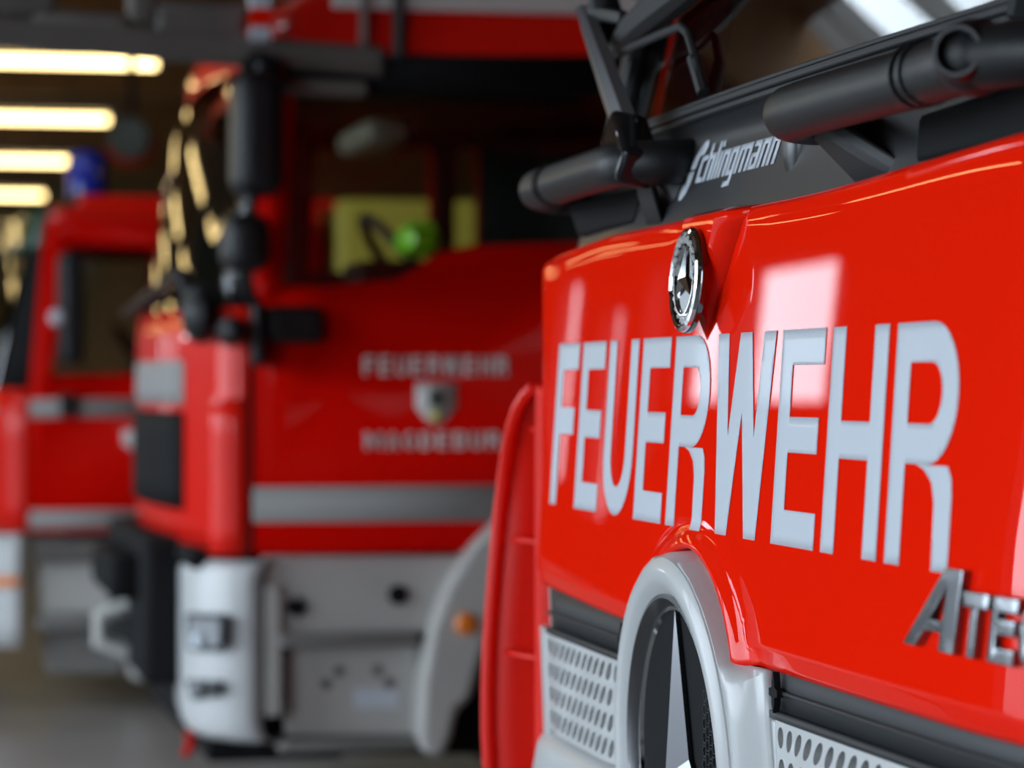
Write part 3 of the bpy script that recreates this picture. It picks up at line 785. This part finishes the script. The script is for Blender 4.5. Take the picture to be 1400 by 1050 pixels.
# ================================================================== FIRE TRUCK B (the middle one)
XB = -8.67; BW = 2.5; XB2 = XB - BW
B = thing('fire_truck', 'red fire truck with white bumper and ladder over the cab, middle of the three', 'truck', (XB - BW / 2, 4.0, 0))
def sb(px, py, dx=0.0): return on_x(px, py, XB + dx)
def sb2(px, py):
    p = sb(px, py); return (p.y, p.z)
def sideB(y, z): return Vector((XB, y, z))
ysB = sb(343, 600).y
zwB = 1.66                                         # foot of the windscreen
def planB(z, n_arc=10, n_f=14, lean=.20, R_=.10, y1=None):
    """plan curve across the front, far side to near side, at height z"""
    y1 = (ysB if y1 is None else y1) + lean * max(0, z - zwB)
    pts = []
    for k in range(n_arc + 1):
        a = PI / 2 * k / n_arc
        pts.append((XB - R_ + R_ * math.cos(a), y1 - R_ * math.sin(a)))
    x0 = XB - R_; x1 = XB2 + R_; xm = (x0 + x1) / 2
    for k in range(1, n_f):
        x = x0 + (x1 - x0) * k / n_f
        pts.append((x, y1 - R_ - .105 * (1 - ((x - xm) / (x0 - xm)) ** 2)))
    for k in range(n_arc + 1):
        a = PI / 2 * (1 - k / n_arc)
        pts.append((XB2 + R_ - R_ * math.cos(a), y1 - R_ * math.sin(a)))
    return pts[::-1]
def frontB(name, m, z0, z1, nz=6, sl_=None, parent=None, th=.02, off=0.0, **kw):
    rows = []
    for j in range(nz + 1):
        z = z0 + (z1 - z0) * j / nz
        pl = planB(z, **kw)
        if sl_: pl = pl[sl_[0]:sl_[1]]
        rows.append([Vector((x, y - off, z)) for x, y in pl])
    b = MB(); b.grid(rows); return b.build(name, m, parent or B, solid=th)
zredB = sb(345, 757).z
frontB('front_panel', 'redF', zredB, zwB + .02, 8)
# corner panel: slightly proud lower part on the near corner
frontB('corner_panel', 'redF', zredB - .005, sb(300, 545).z, 6, (25, 36), off=.018, th=.03)
npl = len(planB(1.0))
frontB('windscreen', 'glassB', zwB + .02, 2.36, 6, (5, npl - 5), th=0)
frontB('pillar', 'piano', zwB + .02, 2.38, 6, (npl - 6, npl), th=.05)
frontB('pillar', 'piano', zwB + .02, 2.38, 6, (0, 6), th=.05)
frontB('visor', 'redF', 2.36, 2.50, 5, lean=.35)
gr = frontB('grille', 'void', sb(220, 705).z, sb(220, 565).z, 4, (12, npl - 12), off=.014)
# film with blurred lettering above the grille
fb = frontB('front_film', 'filmC', sb(220, 555).z, sb(220, 490).z, 3, (12, npl - 12), off=.003, th=.001)
# side wall / door with window opening
win = [sb2(403, 128), sb2(388, 390), sb2(450, 391), sb2(545, 381), sb2(572, 366), sb2(600, 346), sb2(640, 336), sb2(800, 331), sb2(900, 330), sb2(900, 128)][::-1]
yrB = 3.6
ztopB = sb(600, 74).z
door_o = [(ysB, zredB), (yrB, zredB), (yrB, ztopB), (sb(356, 75).y, ztopB), (ysB, zwB)]
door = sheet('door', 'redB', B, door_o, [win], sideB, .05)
b = MB(); b.add([Vector((XB - .02, y, z)) for y, z in win], [tuple(range(len(win)))]); b.build('side_window', 'glassB', door)
# black trim above the window
trim = [sb2(403, 130), sb2(900, 130), sb2(900, 76), sb2(372, 76)]
sheet('window_trim', 'void', door, trim, [], lambda y, z: Vector((XB + .004, y, z)), .004)
frame_in = [(y + (.02 if y < 1.6 else -.02), z + (.02 if z < 2 else -.02)) for y, z in win]
# stripe, lettering, crest, handle
st = [sb2(345, 714), sb2(900, 712), sb2(900, 661), sb2(345, 666)]
sheet('stripe', 'filmC', door, st, [], lambda y, z: Vector((XB + .003, y, z)), .002)
def side_word(text, p0, p1, parent, X, m, off=.003):
    (ya, za), (yb, zb_) = p0, p1
    ws_ = {'W': 1.0, 'M': .95, 'I': .3}; tot = sum(ws_.get(c, .7) for c in text) + .22 * (len(text) - 1)
    k = (yb - ya) / tot; u = 0
    for c in text:
        w = ws_.get(c, .7)
        lettering(glyph(c, w, .20, .19), lambda a, v, u=u: Vector((X + off, ya + (u + a) * k, za + v * (zb_ - za))), 'letter', m, parent, depth=.001); u += w + .22
side_word('FEUERWEHR', sb2(497, 514), sb2(694, 487), door, XB, 'filmB')
side_word('MAGDEBURG', sb2(499, 615), sb2(706, 590), door, XB, 'filmB')
shield = [sb2(568, 524), sb2(624, 524), sb2(624, 556), sb2(612, 572), sb2(596, 582), sb2(580, 572), sb2(568, 556)]
cr = sheet('crest', 'filmB', door, shield[::-1], [], lambda y, z: Vector((XB + .003, y, z)), .002)
sheet('crest_figure', 'drum_green', cr, [sb2(588, 532), sb2(604, 532), sb2(608, 556), sb2(584, 556)], [], lambda y, z: Vector((XB + .005, y, z)), .002)
sheet('crest_foot', 'yellow', cr, [sb2(586, 561), sb2(606, 561), sb2(602, 574), sb2(596, 579), sb2(590, 574)], [], lambda y, z: Vector((XB + .005, y, z)), .002)
hp = sb(392, 444)
b = MB(); b.box(XB, XB + .05, sb(362, 444).y, sb(440, 444).y, hp.z - .055, hp.z + .055); b.build('door_handle', 'black', door, bevel=.03, seg=4)
b = MB(); b.box(XB, XB + .09, sb(340, 450).y, sb(358, 450).y, sb(340, 500).z, sb(340, 415).z); b.build('mirror_bracket', 'black', B, bevel=.012)
p = sb(316, 453, .06)
b = MB(); b.ellipsoid(p, (.10, .045, .045), 16, 10); b.build('kerb_mirror', 'black', B)
# gap line at the front edge of the door
b = MB(); b.box(XB - .03, XB + .002, ysB - .006, ysB + .006, zredB, zwB); b.build('door_gap', 'void', B)
# mirrors
def mirror(pxa, pxb, pya, pyb, name):
    a, c = sb(pxa, pyb, .16), sb(pxb, pya, .16)
    b = MB(); b.box(XB + .02, XB + .24, a.y, c.y, a.z, c.z); o = b.build(name, 'black', B, bevel=.05, seg=4)
    return o, a, c
m1, a1, c1 = mirror(318, 386, 98, 268, 'main_mirror')
m2, a2, c2 = mirror(305, 368, 292, 372, 'wide_mirror')
b = MB(); b.tube([(XB + .02, c1.y + .02, c1.z - .03), (XB + .16, c1.y - .06, c1.z + .02), (XB + .16, a1.y + .05, a1.z - .05), (XB + .16, a2.y + .05, a2.z + .1), (XB + .1, a2.y + .08, a2.z - .05), (XB, ysB + .04, a2.z - .14)], .018, 8); b.build('mirror_arm', 'black', B)
# wiper at the foot of the windscreen
pl = planB(1.70)
w0 = pl[26]; w1 = pl[14]
b = MB(); b.tube([Vector((w0[0], w0[1] - .05, 1.64)), Vector((w0[0] - .1, w0[1] - .10, 1.78)), Vector((w1[0], w1[1] - .05, 1.70))], [.03, .022, .014], 8)
b.ellipsoid(Vector((w0[0] - .02, w0[1] - .05, 1.66)), (.09, .06, .09), 12, 8); b.build('wiper', 'black', B)
# roof
rz0 = ztopB
b = MB(); rows = []
yf = sb(365, 50).y
for z, inset in ((rz0 - .01, 0), (rz0 + .05, .0), (rz0 + .12, .015), (rz0 + .18, .06), (rz0 + .20, .15)):
    loop = []
    for x, y in planB(2.36, lean=.25):
        loop.append(Vector((XB - BW / 2 + (x - XB + BW / 2) * (1 - inset / 1.25), y + inset * 1.6, z)))
    l, r = loop[0], loop[-1]
    rows.append([Vector((l.x, yrB, z))] + loop + [Vector((r.x, yrB, z))])
b.grid(rows)
n = len(rows[0]); b.add(rows[-1], [tuple(range(n))]); b.build('roof', 'redF', B)
b = MB(); a, c = sb(455, 11), sb(1000, -12); b.box(XB - .02, XB + .02, a.y, c.y, a.z, c.z); b.build('roof_rail', 'filmB', B, bevel=.008)
b = MB(); b.tube([sb(545, -30, .035), sb(546, 30, .012), sb(546, 78, .012)], .02, 8); b.build('strap', 'rubber', B)
b = MB(); b.box(XB - .5, XB - .1, 1.35, 5.0, rz0 + .24, rz0 + .34); b.build('roof_ladder_rail', 'steel', B, bevel=.02)
# far side of the cab with its windows, interior
def fb2(px, py): q = on_x(px, py, XB2 + .05); return (q.y, q.z)
h1 = [fb2(420, 372), fb2(588, 372), fb2(588, 205), fb2(430, 205)]
h2 = [fb2(619, 345), fb2(652, 345), fb2(652, 205), fb2(619, 205)]
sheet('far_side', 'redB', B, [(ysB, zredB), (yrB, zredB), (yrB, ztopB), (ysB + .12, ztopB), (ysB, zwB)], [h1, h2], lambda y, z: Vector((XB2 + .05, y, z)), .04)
for hh in (h1, h2):
    b = MB(); b.add([Vector((XB2 + .03, y, z)) for y, z in hh], [(0, 1, 2, 3)]); b.build('far_window', 'glassB', B)
b = MB(); b.box(XB2 + .06, XB - .06, yrB - .05, yrB, zredB, ztopB); b.build('rear_wall', 'void', B)
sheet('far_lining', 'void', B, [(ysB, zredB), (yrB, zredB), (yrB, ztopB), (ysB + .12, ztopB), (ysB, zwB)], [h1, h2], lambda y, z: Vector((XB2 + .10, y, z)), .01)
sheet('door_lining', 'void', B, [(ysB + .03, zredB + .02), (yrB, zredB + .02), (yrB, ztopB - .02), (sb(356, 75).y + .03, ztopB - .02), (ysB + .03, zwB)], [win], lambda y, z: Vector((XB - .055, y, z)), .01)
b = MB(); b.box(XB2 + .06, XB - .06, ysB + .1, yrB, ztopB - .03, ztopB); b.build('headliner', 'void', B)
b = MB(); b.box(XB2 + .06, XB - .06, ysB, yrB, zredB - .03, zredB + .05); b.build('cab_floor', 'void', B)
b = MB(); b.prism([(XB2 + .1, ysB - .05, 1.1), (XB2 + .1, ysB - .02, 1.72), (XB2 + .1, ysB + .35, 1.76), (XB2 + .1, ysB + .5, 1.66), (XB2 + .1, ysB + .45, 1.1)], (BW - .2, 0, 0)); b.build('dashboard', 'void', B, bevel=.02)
for k, x in enumerate((XB - .55, XB2 + .6)):
    b = MB(); b.box(x - .26, x + .26, 2.0, 2.5, 1.25, 1.45); s_ = b.build('seat', 'seat', B, bevel=.05)
    b = MB(); b.prism([(x - .26, 2.45, 1.4), (x - .26, 2.62, 1.4), (x - .26, 2.78, 2.1), (x - .26, 2.66, 2.12)], (.52, 0, 0)); b.build('backrest', 'seat', s_, bevel=.05)
    b = MB(); b.box(x - .2, x + .2, 2.1, 2.45, zredB + .05, 1.27); b.build('seat_base', 'void', s_)
b = MB(); cst = Vector((XB - .55, 1.62, 1.78)); an = Vector((0, .8, .6)).normalized(); pp = []
for k in range(33):
    a = 2 * PI * k / 32; e1 = Vector((1, 0, 0)); e2 = an.cross(e1); pp.append(cst + (e1 * math.cos(a) + e2 * math.sin(a)) * .24)
b.tube(pp, .018, 8, False); b.tube([cst - Vector((.22, 0, 0)), cst + Vector((.22, 0, 0))], .02, 6); b.tube([cst, cst - an * .3], .04, 8); b.build('steering_wheel', 'black', B)
b = MB(); b.box(XB - 1.3, XB - .7, 1.50, 1.66, 2.22, 2.30); b.build('sun_visor', 'grey', B, bevel=.03)
# bumper: white corner blocks with lamps, dark centre
def planBump(off=0.0):
    y1 = ysB + .01
    near = [(XB + .005, y1 + .02), (XB + .005, y1 - .02), (XB - .02, y1 - .075), (XB - .10, y1 - .14), (XB - .22, y1 - .178), (XB - .5, y1 - .170), (XB - .8, y1 - .150)]
    return near
zb0, zb1 = sb(300, 1016).z, sb(300, 768).z
for sg in (1, -1):
    rows = []
    hs = [(0, .05), (.04, .012), (.10, 0), (.5, 0), (.9, 0), (.96, .012), (1, .05)]
    for q, ins in hs:
        z = zb0 + (zb1 - zb0) * q
        r = []
        for x, y in planBump():
            if sg < 0: x = 2 * (XB - BW / 2) - x
            r.append(Vector((x, y + ins * .6, z)))
        r = r[::-1] if sg > 0 else r
        rows.append(r)
    b = MB(); b.grid(rows); bp = b.build('bumper_corner', 'white', B, solid=.05, angle=50)
    if sg > 0:
        P0 = Vector((XB - .02, ysB + .01 - .075, 0)); P1 = Vector((XB - .22, ysB + .01 - .178, 0))
        dd = (P1 - P0).normalized(); nn = Vector((-dd.y, dd.x, 0)); nn = nn if nn.y < 0 else -nn
        def onch(px, py, lift=0.0):
            lift += .016
            d = ray(px, py); o = P0 + nn * lift; s = (o - Vector((0, 0, 0))).dot(nn) / d.dot(nn)
            q = d * s; return Vector((q.x, q.y, ZC + q.z))
        def chpoly(name, pts, m, parent, lift, th):
            poly = [onch(px, py, lift) for px, py in pts]
            b = MB(); b.prism(poly, -nn * th); return b.build(name, m, parent, bevel=.006)
        hl = chpoly('headlight', [(252, 838), (306, 840), (306, 882), (296, 892), (256, 890)], 'strip', bp, .016, .02)
        chpoly('lamp_lens', [(257, 845), (299, 847), (299, 886), (259, 884)], 'lens', bp, .022, .01)
        c = onch(272, 876, .024); b = MB(); b.lathe([(.026, 0), (.022, .014), (0, .018)], c, nn, 16); b.build('bulb_reflector', 'film', bp)
        chpoly('fog_light', [(252, 929), (300, 931), (297, 952), (262, 958)], 'strip', bp, .016, .02)
        c = onch(270, 941, .018); b = MB(); b.lathe([(.022, 0), (.02, .012), (0, .014)], c, nn, 16); b.build('fog_lens', 'lens', bp)
        for py in (917, 993):
            c = sb(327, py); b = MB(); b.lathe([(.016, -.02), (.016, .02), (0, .02)], (c.x - .03, c.y, c.z), (1, -.4, 0), 12); b.build('bolt', 'darkgrey', bp)
fp = [(x, y) for x, y in planBump()]
b = MB(); b.box(XB2 + .55, XB - .5, ysB - .27, ysB + .1, zb0 + .12, zb1 + .05); b.build('bumper_centre', 'void', B, bevel=.03)
b = MB(); b.box(XB2 + .4, XB - .12, ysB - .17, ysB + .1, zb1 - .03, zredB + .01); b.build('bumper_top', 'void', B, bevel=.02)
b = MB(); b.box(XB - 1.5, XB - .7, ysB - .36, ysB - .25, .78, .92); b.build('winch', 'void', B, bevel=.03)
b = MB(); b.tube([(XB - 1.1, ysB - .25, .74), (XB - 1.1, ysB - .36, .70), (XB - 1.1, ysB - .36, .62), (XB - 1.1, ysB - .25, .58)], .03, 8); b.build('tow_eye', 'whiteB', B)
b = MB(); b.tube([sb(258, 1000, -.2), sb(262, 1018, -.2), sb(252, 1034, -.2)], .014, 8); b.build('tow_hook', 'redB', B)
b = MB(); b.box(XB2 + .2, XB - .2, ysB - .1, ysB + .3, zb0 - .08, zb0 + .03); b.build('underrun_bar', 'void', B)
# step panels on the side
def spoly(name, pts, m, x0, th, parent=None, bevel=.01):
    poly = [(y, z) for y, z in (sb2(*q) for q in pts)]
    b = MB(); b.prism([(XB + x0, y, z) for y, z in poly], (-th, 0, 0)); return b.build(name, m, parent or B, bevel=bevel)
sp = spoly('step_panel', [(360, 760), (362, 870), (580, 866), (660, 760)], 'whiteB', -.03, .05)
spoly('lower_step_panel', [(395, 880), (395, 1010), (570, 1010), (580, 880)], 'whiteB', -.07, .05)
spoly('step_post', [(362, 800), (362, 980), (386, 980), (386, 800)], 'whiteB', .0, .10)
spoly('step_back', [(350, 760), (350, 1040), (700, 1040), (700, 760)], 'void', -.14, .02)
for py in (864, 1008):
    a, c = sb(382, py + 22), sb(572, py)
    b = MB(); b.box(XB - .2, XB + .015, a.y, c.y, a.z, c.z); b.build('step_tread', 'grey', B, bevel=.012)
for px, py, r in ((405, 830, .028), (544, 813, .030)):
    c = sb(px, py, -.03); b = MB(); b.lathe([(r, -.01), (r, .012), (r * .7, .014), (0, .006)], c, (1, 0, 0), 20); b.build('recess_cap', 'void', B)
for px, py in ((463, 918), (446, 935), (516, 917), (532, 934)):
    c = sb(px, py, -.07); b = MB(); b.lathe([(.016, -.01), (.016, .005), (0, .005)], c, (1, 0, 0), 12); b.build('panel_hole', 'darkgrey', B)
spoly('plate', [(490, 945), (490, 972), (550, 972), (550, 945)], 'film', -.066, .008)
# wheel arch
arch = [(568, 1000), (572, 930), (584, 860), (606, 800), (640, 745), (690, 695), (770, 655), (860, 650), (960, 660),
        (960, 770), (860, 745), (790, 750), (730, 775), (690, 815), (668, 860), (652, 910), (640, 955), (622, 968), (614, 1005), (604, 1030), (584, 1032), (572, 1020)]
spoly('wheel_arch', arch, 'whiteB', .05, .40, bevel=.025)
c = sb(637, 853, .05); b = MB(); b.lathe([(.034, -.01), (.034, .010), (.026, .020), (0, .024)], c, (1, 0, 0), 24); b.build('side_reflector', 'amber', B)
wy = 2.42
for x, sg in ((XB - .22, 1), (XB2 + .22, -1)):
    wheel(B, x, wy, .53, sg); wheel(B, x, 6.6, .53, sg)
b = MB(); b.box(XB2 + .8, XB - .8, 1.2, 9.0, .55, .9); b.build('chassis', 'void', B)
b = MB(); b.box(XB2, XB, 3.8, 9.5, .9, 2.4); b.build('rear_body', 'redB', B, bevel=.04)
# turntable ladder reaching forward over the cab, with folded brackets under its tip
z1c = sb(400, 64).z; xn = XB + .02
r0, r1 = sb(-120, 36), sb(524, 85)
b = MB(); b.obox(r0, r1, .05, .088); cage = b.build('ladder_rail', 'darkgrey', B, bevel=.012)
b = MB(); b.obox(r0 + Vector((-.5, 0, .10)), r1 + Vector((-.5, 0, .10)), .05, .088); b.build('ladder_rail', 'darkgrey', B, bevel=.012)
for k in range(6):
    q = r0.lerp(r1, (k + .5) / 6); b = MB(); b.tube([q, q + Vector((-.5, 0, .10))], .016, 8); b.build('ladder_rung', 'grey', B)
b = MB(); a, c = sb(388, 131), sb(500, 112); b.box(XB - .02, XB + .05, a.y, c.y, a.z, c.z); b.build('lower_bar', 'grey', cage, bevel=.015)
b = MB(); p0 = sb(352, 100); b.lathe([(.055, -.03), (.055, .05), (.03, .055), (0, .05)], (XB + .04, p0.y, p0.z), (1, 0, 0), 20); b.build('hinge', 'void', cage)
for pa, pb_, m in (((212, 62), (335, 4), 'darkgrey'), ((45, 46), (175, 20), 'grey'), ((-30, 60), (42, 36), 'grey'), ((-30, 20), (78, -40), 'darkgrey'), ((175, 30), (215, -40), 'darkgrey')):
    a, c = sb(*pa), sb(*pb_); b = MB(); b.box(xn - .12, xn, a.y, c.y, a.z, c.z); b.build('ladder_bracket', m, cage, bevel=.02)
for px in (353,):
    for j, (pya, pyb, m) in enumerate(((58, 40, 'film'), (40, 16, 'red'), (16, -14, 'film'), (-14, -45, 'red'))):
        a, c = sb(px - 13, pya), sb(px + 13, pyb); b = MB(); b.box(xn - .04, xn + .06, a.y, c.y, a.z, c.z); b.build('marker_post', m, cage)
a, c = sb(491, 66), sb(499, -40); b = MB(); b.box(xn - .02, xn + .02, a.y, c.y, a.z, c.z); b.build('ladder_stay', 'grey', cage)
b = MB(); b.box(XB - .15, XB - .03, sb(390, 50).y, sb(468, 50).y, z1c, z1c + .08); b.build('ladder_rest', 'darkgrey', cage, bevel=.02)
b = MB(); b.box(XB - 1.6, XB - .9, 1.3, 9.0, rz0 + .36, rz0 + .75); b.build('ladder_boom', 'steel', B, bevel=.02)
# lime blob of unclear kind, given a made-up lamp shape in the middle truck
hc = on_x(572, 362, XB - .25)
t = thing('lime_shape', 'lime green blob of unclear kind behind the side window of the middle truck', 'lamp', (hc.x, hc.y, hc.z))
b = MB(); b.ellipsoid((hc.x, hc.y, hc.z + .065), (.07, .075, .045), 18, 10); b.build('body', 'lime', t)
b = MB(); b.lathe([(.035, 0), (.042, .02), (.036, .035), (0, .03)], (hc.x + .03, hc.y - .03, hc.z + .07), (.8, -.6, .1), 18); b.build('lens', 'lime', t)
b = MB(); b.tube([(hc.x, hc.y - .04, hc.z + .09), (hc.x, hc.y - .03, hc.z + .12), (hc.x, hc.y + .04, hc.z + .12), (hc.x, hc.y + .05, hc.z + .09)], .012, 8); b.build('handle', 'lime', t)
b = MB(); b.box(XB - .45, XB - .07, hc.y - .2, hc.y + .2, 1.5, hc.z + .005); b.build('armrest_shelf', 'void', B, bevel=.01)

# ================================================================== FIRE TRUCK A (far left)
XA = -13.46; AW = 2.4; XA2 = XA - AW
A = thing('fire_truck', 'red fire truck with blue beacon, farthest of the three at left edge', 'truck', (XA - AW / 2, 4.0, 0))
def sa(px, py, dx=0.0): return on_x(px, py, XA + dx)
def sa2(px, py):
    p = sa(px, py); return (p.y, p.z)
ysA = sa(40, 600).y
zrA = sa(40, 728).z; zwA = sa(40, 535).z; ztA = sa(100, 300).z
def planA(z, lean=.22, R_=.16, n_arc=8, n_f=12):
    y1 = ysA + lean * max(0, z - zwA); pts = []
    for k in range(n_arc + 1):
        a = PI / 2 * k / n_arc; pts.append((XA - R_ + R_ * math.cos(a), y1 - R_ * math.sin(a)))
    x0 = XA - R_; x1 = XA2 + R_; xm = (x0 + x1) / 2
    for k in range(1, n_f):
        x = x0 + (x1 - x0) * k / n_f; pts.append((x, y1 - R_ - .05 * (1 - ((x - xm) / (x0 - xm)) ** 2)))
    for k in range(n_arc + 1):
        a = PI / 2 * (1 - k / n_arc); pts.append((XA2 + R_ - R_ * math.cos(a), y1 - R_ * math.sin(a)))
    return pts[::-1]
def frontA(name, m, z0, z1, sl_=None, th=.02, off=0, nz=5, **kw):
    rows = []
    for j in range(nz + 1):
        z = z0 + (z1 - z0) * j / nz; pl = planA(z, **kw)
        if sl_: pl = pl[sl_[0]:sl_[1]]
        rows.append([Vector((x, y - off, z)) for x, y in pl])
    b = MB(); b.grid(rows); return b.build(name, m, A, solid=th)
frontA('front_panel', 'redF', zrA, zwA + .01)
nA = len(planA(1))
frontA('windscreen', 'glassB', zwA + .01, ztA - .08, (5, nA - 5), th=0)
frontA('pillar', 'void', zwA + .01, ztA, (nA - 6, nA), th=.04)
frontA('pillar', 'void', zwA + .01, ztA, (0, 6), th=.04)
frontA('sun_shield', 'green', ztA - .14, ztA + .05, (2, nA - 2), th=.01, off=.03)
frontA('bumper', 'white', sa(20, 885).z, zrA - .01, th=.05, off=.03)
c = sa(22, 795, 0)
rows = []
b = MB(); b.grid([[Vector((x + (.006 if k > 12 else 0), y - .037, z)) for k, (x, y) in enumerate(planA(1)[nA - 9:nA])] for z in (sa(20, 803).z, sa(20, 788).z)]); b.build('indicator', 'amber', A, solid=.012)
winA = [sa2(70, 515), sa2(235, 508), sa2(235, 338), sa2(96, 338)]
yrA = 1.95
doorA = sheet('door', 'redB', A, [(ysA, zrA), (yrA, zrA), (yrA, ztA), (sa(62, 300).y, ztA), (ysA, zwA)], [winA], lambda y, z: Vector((XA, y, z)), .05)
b = MB(); b.add([Vector((XA - .02, y, z)) for y, z in winA], [(0, 1, 2, 3)]); b.build('side_window', 'glassB', doorA)
for ya, yb2 in ((571, 546), (723, 698)):
    sheet('stripe', 'filmC', doorA, [sa2(40, ya), sa2(235, ya - 2), sa2(235, yb2 - 2), sa2(40, yb2)], [], lambda y, z: Vector((XA + .003, y, z)), .002)
sheet('crest', 'filmB', doorA, [sa2(168, 588), sa2(192, 588), sa2(192, 605), sa2(180, 616), sa2(168, 605)][::-1], [], lambda y, z: Vector((XA + .003, y, z)), .002)
p = sa(92, 556); b = MB(); b.box(XA, XA + .05, p.y - .035, p.y + .035, p.z - .045, p.z + .06); b.build('door_handle', 'black', doorA, bevel=.01)
b = MB(); p, q = sa(72, 440, .15), sa(128, 345, .15); b.box(XA + .05, XA + .22, sa(76, 400).y, sa(112, 400).y, sa(80, 500).z, sa(80, 345).z); b.build('main_mirror', 'black', A, bevel=.04, seg=3)
b = MB(); p = sa(78, 434, .2); b.ellipsoid(p, (.03, .035, .035), 12, 8); b.build('mirror_lamp', 'film', A)
rows = []
for z, ins in ((ztA - .01, 0), (ztA + .03, 0), (ztA + .055, .03), (ztA + .07, .10), (ztA + .075, .2)):
    lp = [Vector((XA - AW / 2 + (x - XA + AW / 2) * (1 - ins / 1.2), y + ins, z)) for x, y in planA(ztA)]
    rows.append([Vector((lp[0].x, yrA, z))] + lp + [Vector((lp[-1].x, yrA, z))])
b = MB(); b.grid(rows); b.add(rows[-1], [tuple(range(len(rows[-1])))]); b.build('roof', 'redF', A)
p0, p1 = sa(108, 292), sa(262, 286)
b = MB(); b.box(XA - .35, XA - .05, p0.y, yrA + .1, ztA + .055, ztA + .115); b.build('roof_glint_bar', 'redF', A, bevel=.05, seg=4)  # glossy rounded bar added to catch the tubes' reflection along the roof
pb = on_x(119, 262, XA - .7)
b = MB(); b.lathe([(.10, 0), (.10, .03), (0, .03)], (XA - .7, pb.y, pb.z - .04), (0, 0, 1), 20); be = b.build('beacon', 'black', A)
b = MB(); b.lathe([(.095, .03), (.095, .20), (.080, .235), (.04, .25), (0, .252)], (XA - .7, pb.y, pb.z - .06), (0, 0, 1), 24); b.build('dome', 'blue', be)
# far side and interior
sheet('far_side', 'redB', A, [(ysA, zrA), (yrA, zrA), (yrA, ztA), (ysA + .12, ztA), (ysA, zwA)], [[(ysA + .2, zwA + .02), (yrA - .25, zwA + .02), (yrA - .25, ztA - .08), (ysA + .3, ztA - .08)]], lambda y, z: Vector((XA2 + .05, y, z)), .04)
b = MB(); b.box(XA2 + .06, XA - .06, yrA - .05, yrA, zrA, ztA); b.build('rear_wall', 'void', A)
b = MB(); b.box(XA2 + .06, XA - .06, ysA, yrA, zrA - .02, zrA + .04); b.build('cab_floor', 'void', A)
b = MB(); b.box(XA2 + .1, XA - .1, ysA - .05, ysA + .35, zrA, zwA + .08); b.build('dashboard', 'void', A, bevel=.03)
b = MB(); cst = Vector((XA - .55, 1.20, zwA + .12)); pp = []
for k in range(25):
    a = 2 * PI * k / 24; e1 = Vector((1, 0, 0)); e2 = an.cross(e1); pp.append(cst + (e1 * math.cos(a) + e2 * math.sin(a)) * .22)
b.tube(pp, .018, 8, False); b.tube([cst, cst - an * .3], .03, 8); b.build('steering_wheel', 'black', A)
# side below the door
def apoly(name, pts, m, x0, th, bevel=.01):
    b = MB(); b.prism([(XA + x0, *sa2(*q)) for q in pts], (-th, 0, 0)); return b.build(name, m, A, bevel=bevel)
apoly('sill', [(45, 738), (50, 772), (190, 768), (240, 738)], 'darkgrey', -.03, .06)
apoly('step_panel', [(55, 772), (58, 842), (175, 838), (180, 768)], 'whiteB', -.08, .06)
apoly('step_tread', [(50, 842), (50, 862), (185, 858), (185, 840)], 'grey', .0, .22)
apoly('lower_step', [(62, 866), (66, 925), (170, 925), (170, 862)], 'grey', -.14, .06)
apoly('wheel_arch', [(168, 880), (172, 820), (190, 765), (215, 735), (260, 700), (420, 690), (420, 770), (300, 775), (250, 800), (215, 880), (205, 930), (180, 930)], 'whiteB', .04, .40, .02)
for x, sg in ((XA - .22, 1), (XA2 + .22, -1)):
    wheel(A, x, 1.78, .46, sg); wheel(A, x, 5.6, .46, sg)
b = MB(); b.box(XA2 + .7, XA - .7, .9, 8.0, .5, .8); b.build('chassis', 'void', A)
b = MB(); b.box(XA2, XA, yrA + .08, 8.2, .8, 2.30); body = b.build('rear_body', 'yellow', A, bevel=.03)
for k in range(3):
    b = MB(); b.box(XA, XA + .02, yrA + .16 + k * 1.9, yrA + 1.9 + k * 1.9, 1.0, 1.78); b.build('shutter', 'yellow', body, bevel=.008)

# ================================================================== cable reel hanging behind
c = ray(180, 192) * 16.5; c = Vector((c.x, c.y, ZC + c.z))
reel = thing('cable_reel', 'dark round cable reel with red rim hanging below the ceiling at upper left', 'reel', (c.x, c.y, c.z))
axr = Vector((1, -.35, .1)).normalized()
b = MB(); b.lathe([(.0, -.06), (.105, -.07), (.118, -.06), (.118, .06), (.105, .07), (.03, .065), (0, .065)], c, axr, 28); b.build('drum', 'drum_green', reel)
b = MB()
arcp = [c + axr * .02 + Vector((0, 1, .30)).normalized() * (.128 * math.cos(a)) + Vector((0, .30, -1)).normalized() * (.128 * math.sin(a)) for a in [PI * k / 14 for k in range(15)]]
b.tube(arcp, .016, 8); b.build('red_guard', 'redB', reel)
b = MB(); b.box(c.x - .03, c.x + .03, c.y - .02, c.y + .02, c.z + .07, HALL_Z); b.build('hanger', 'void', reel)
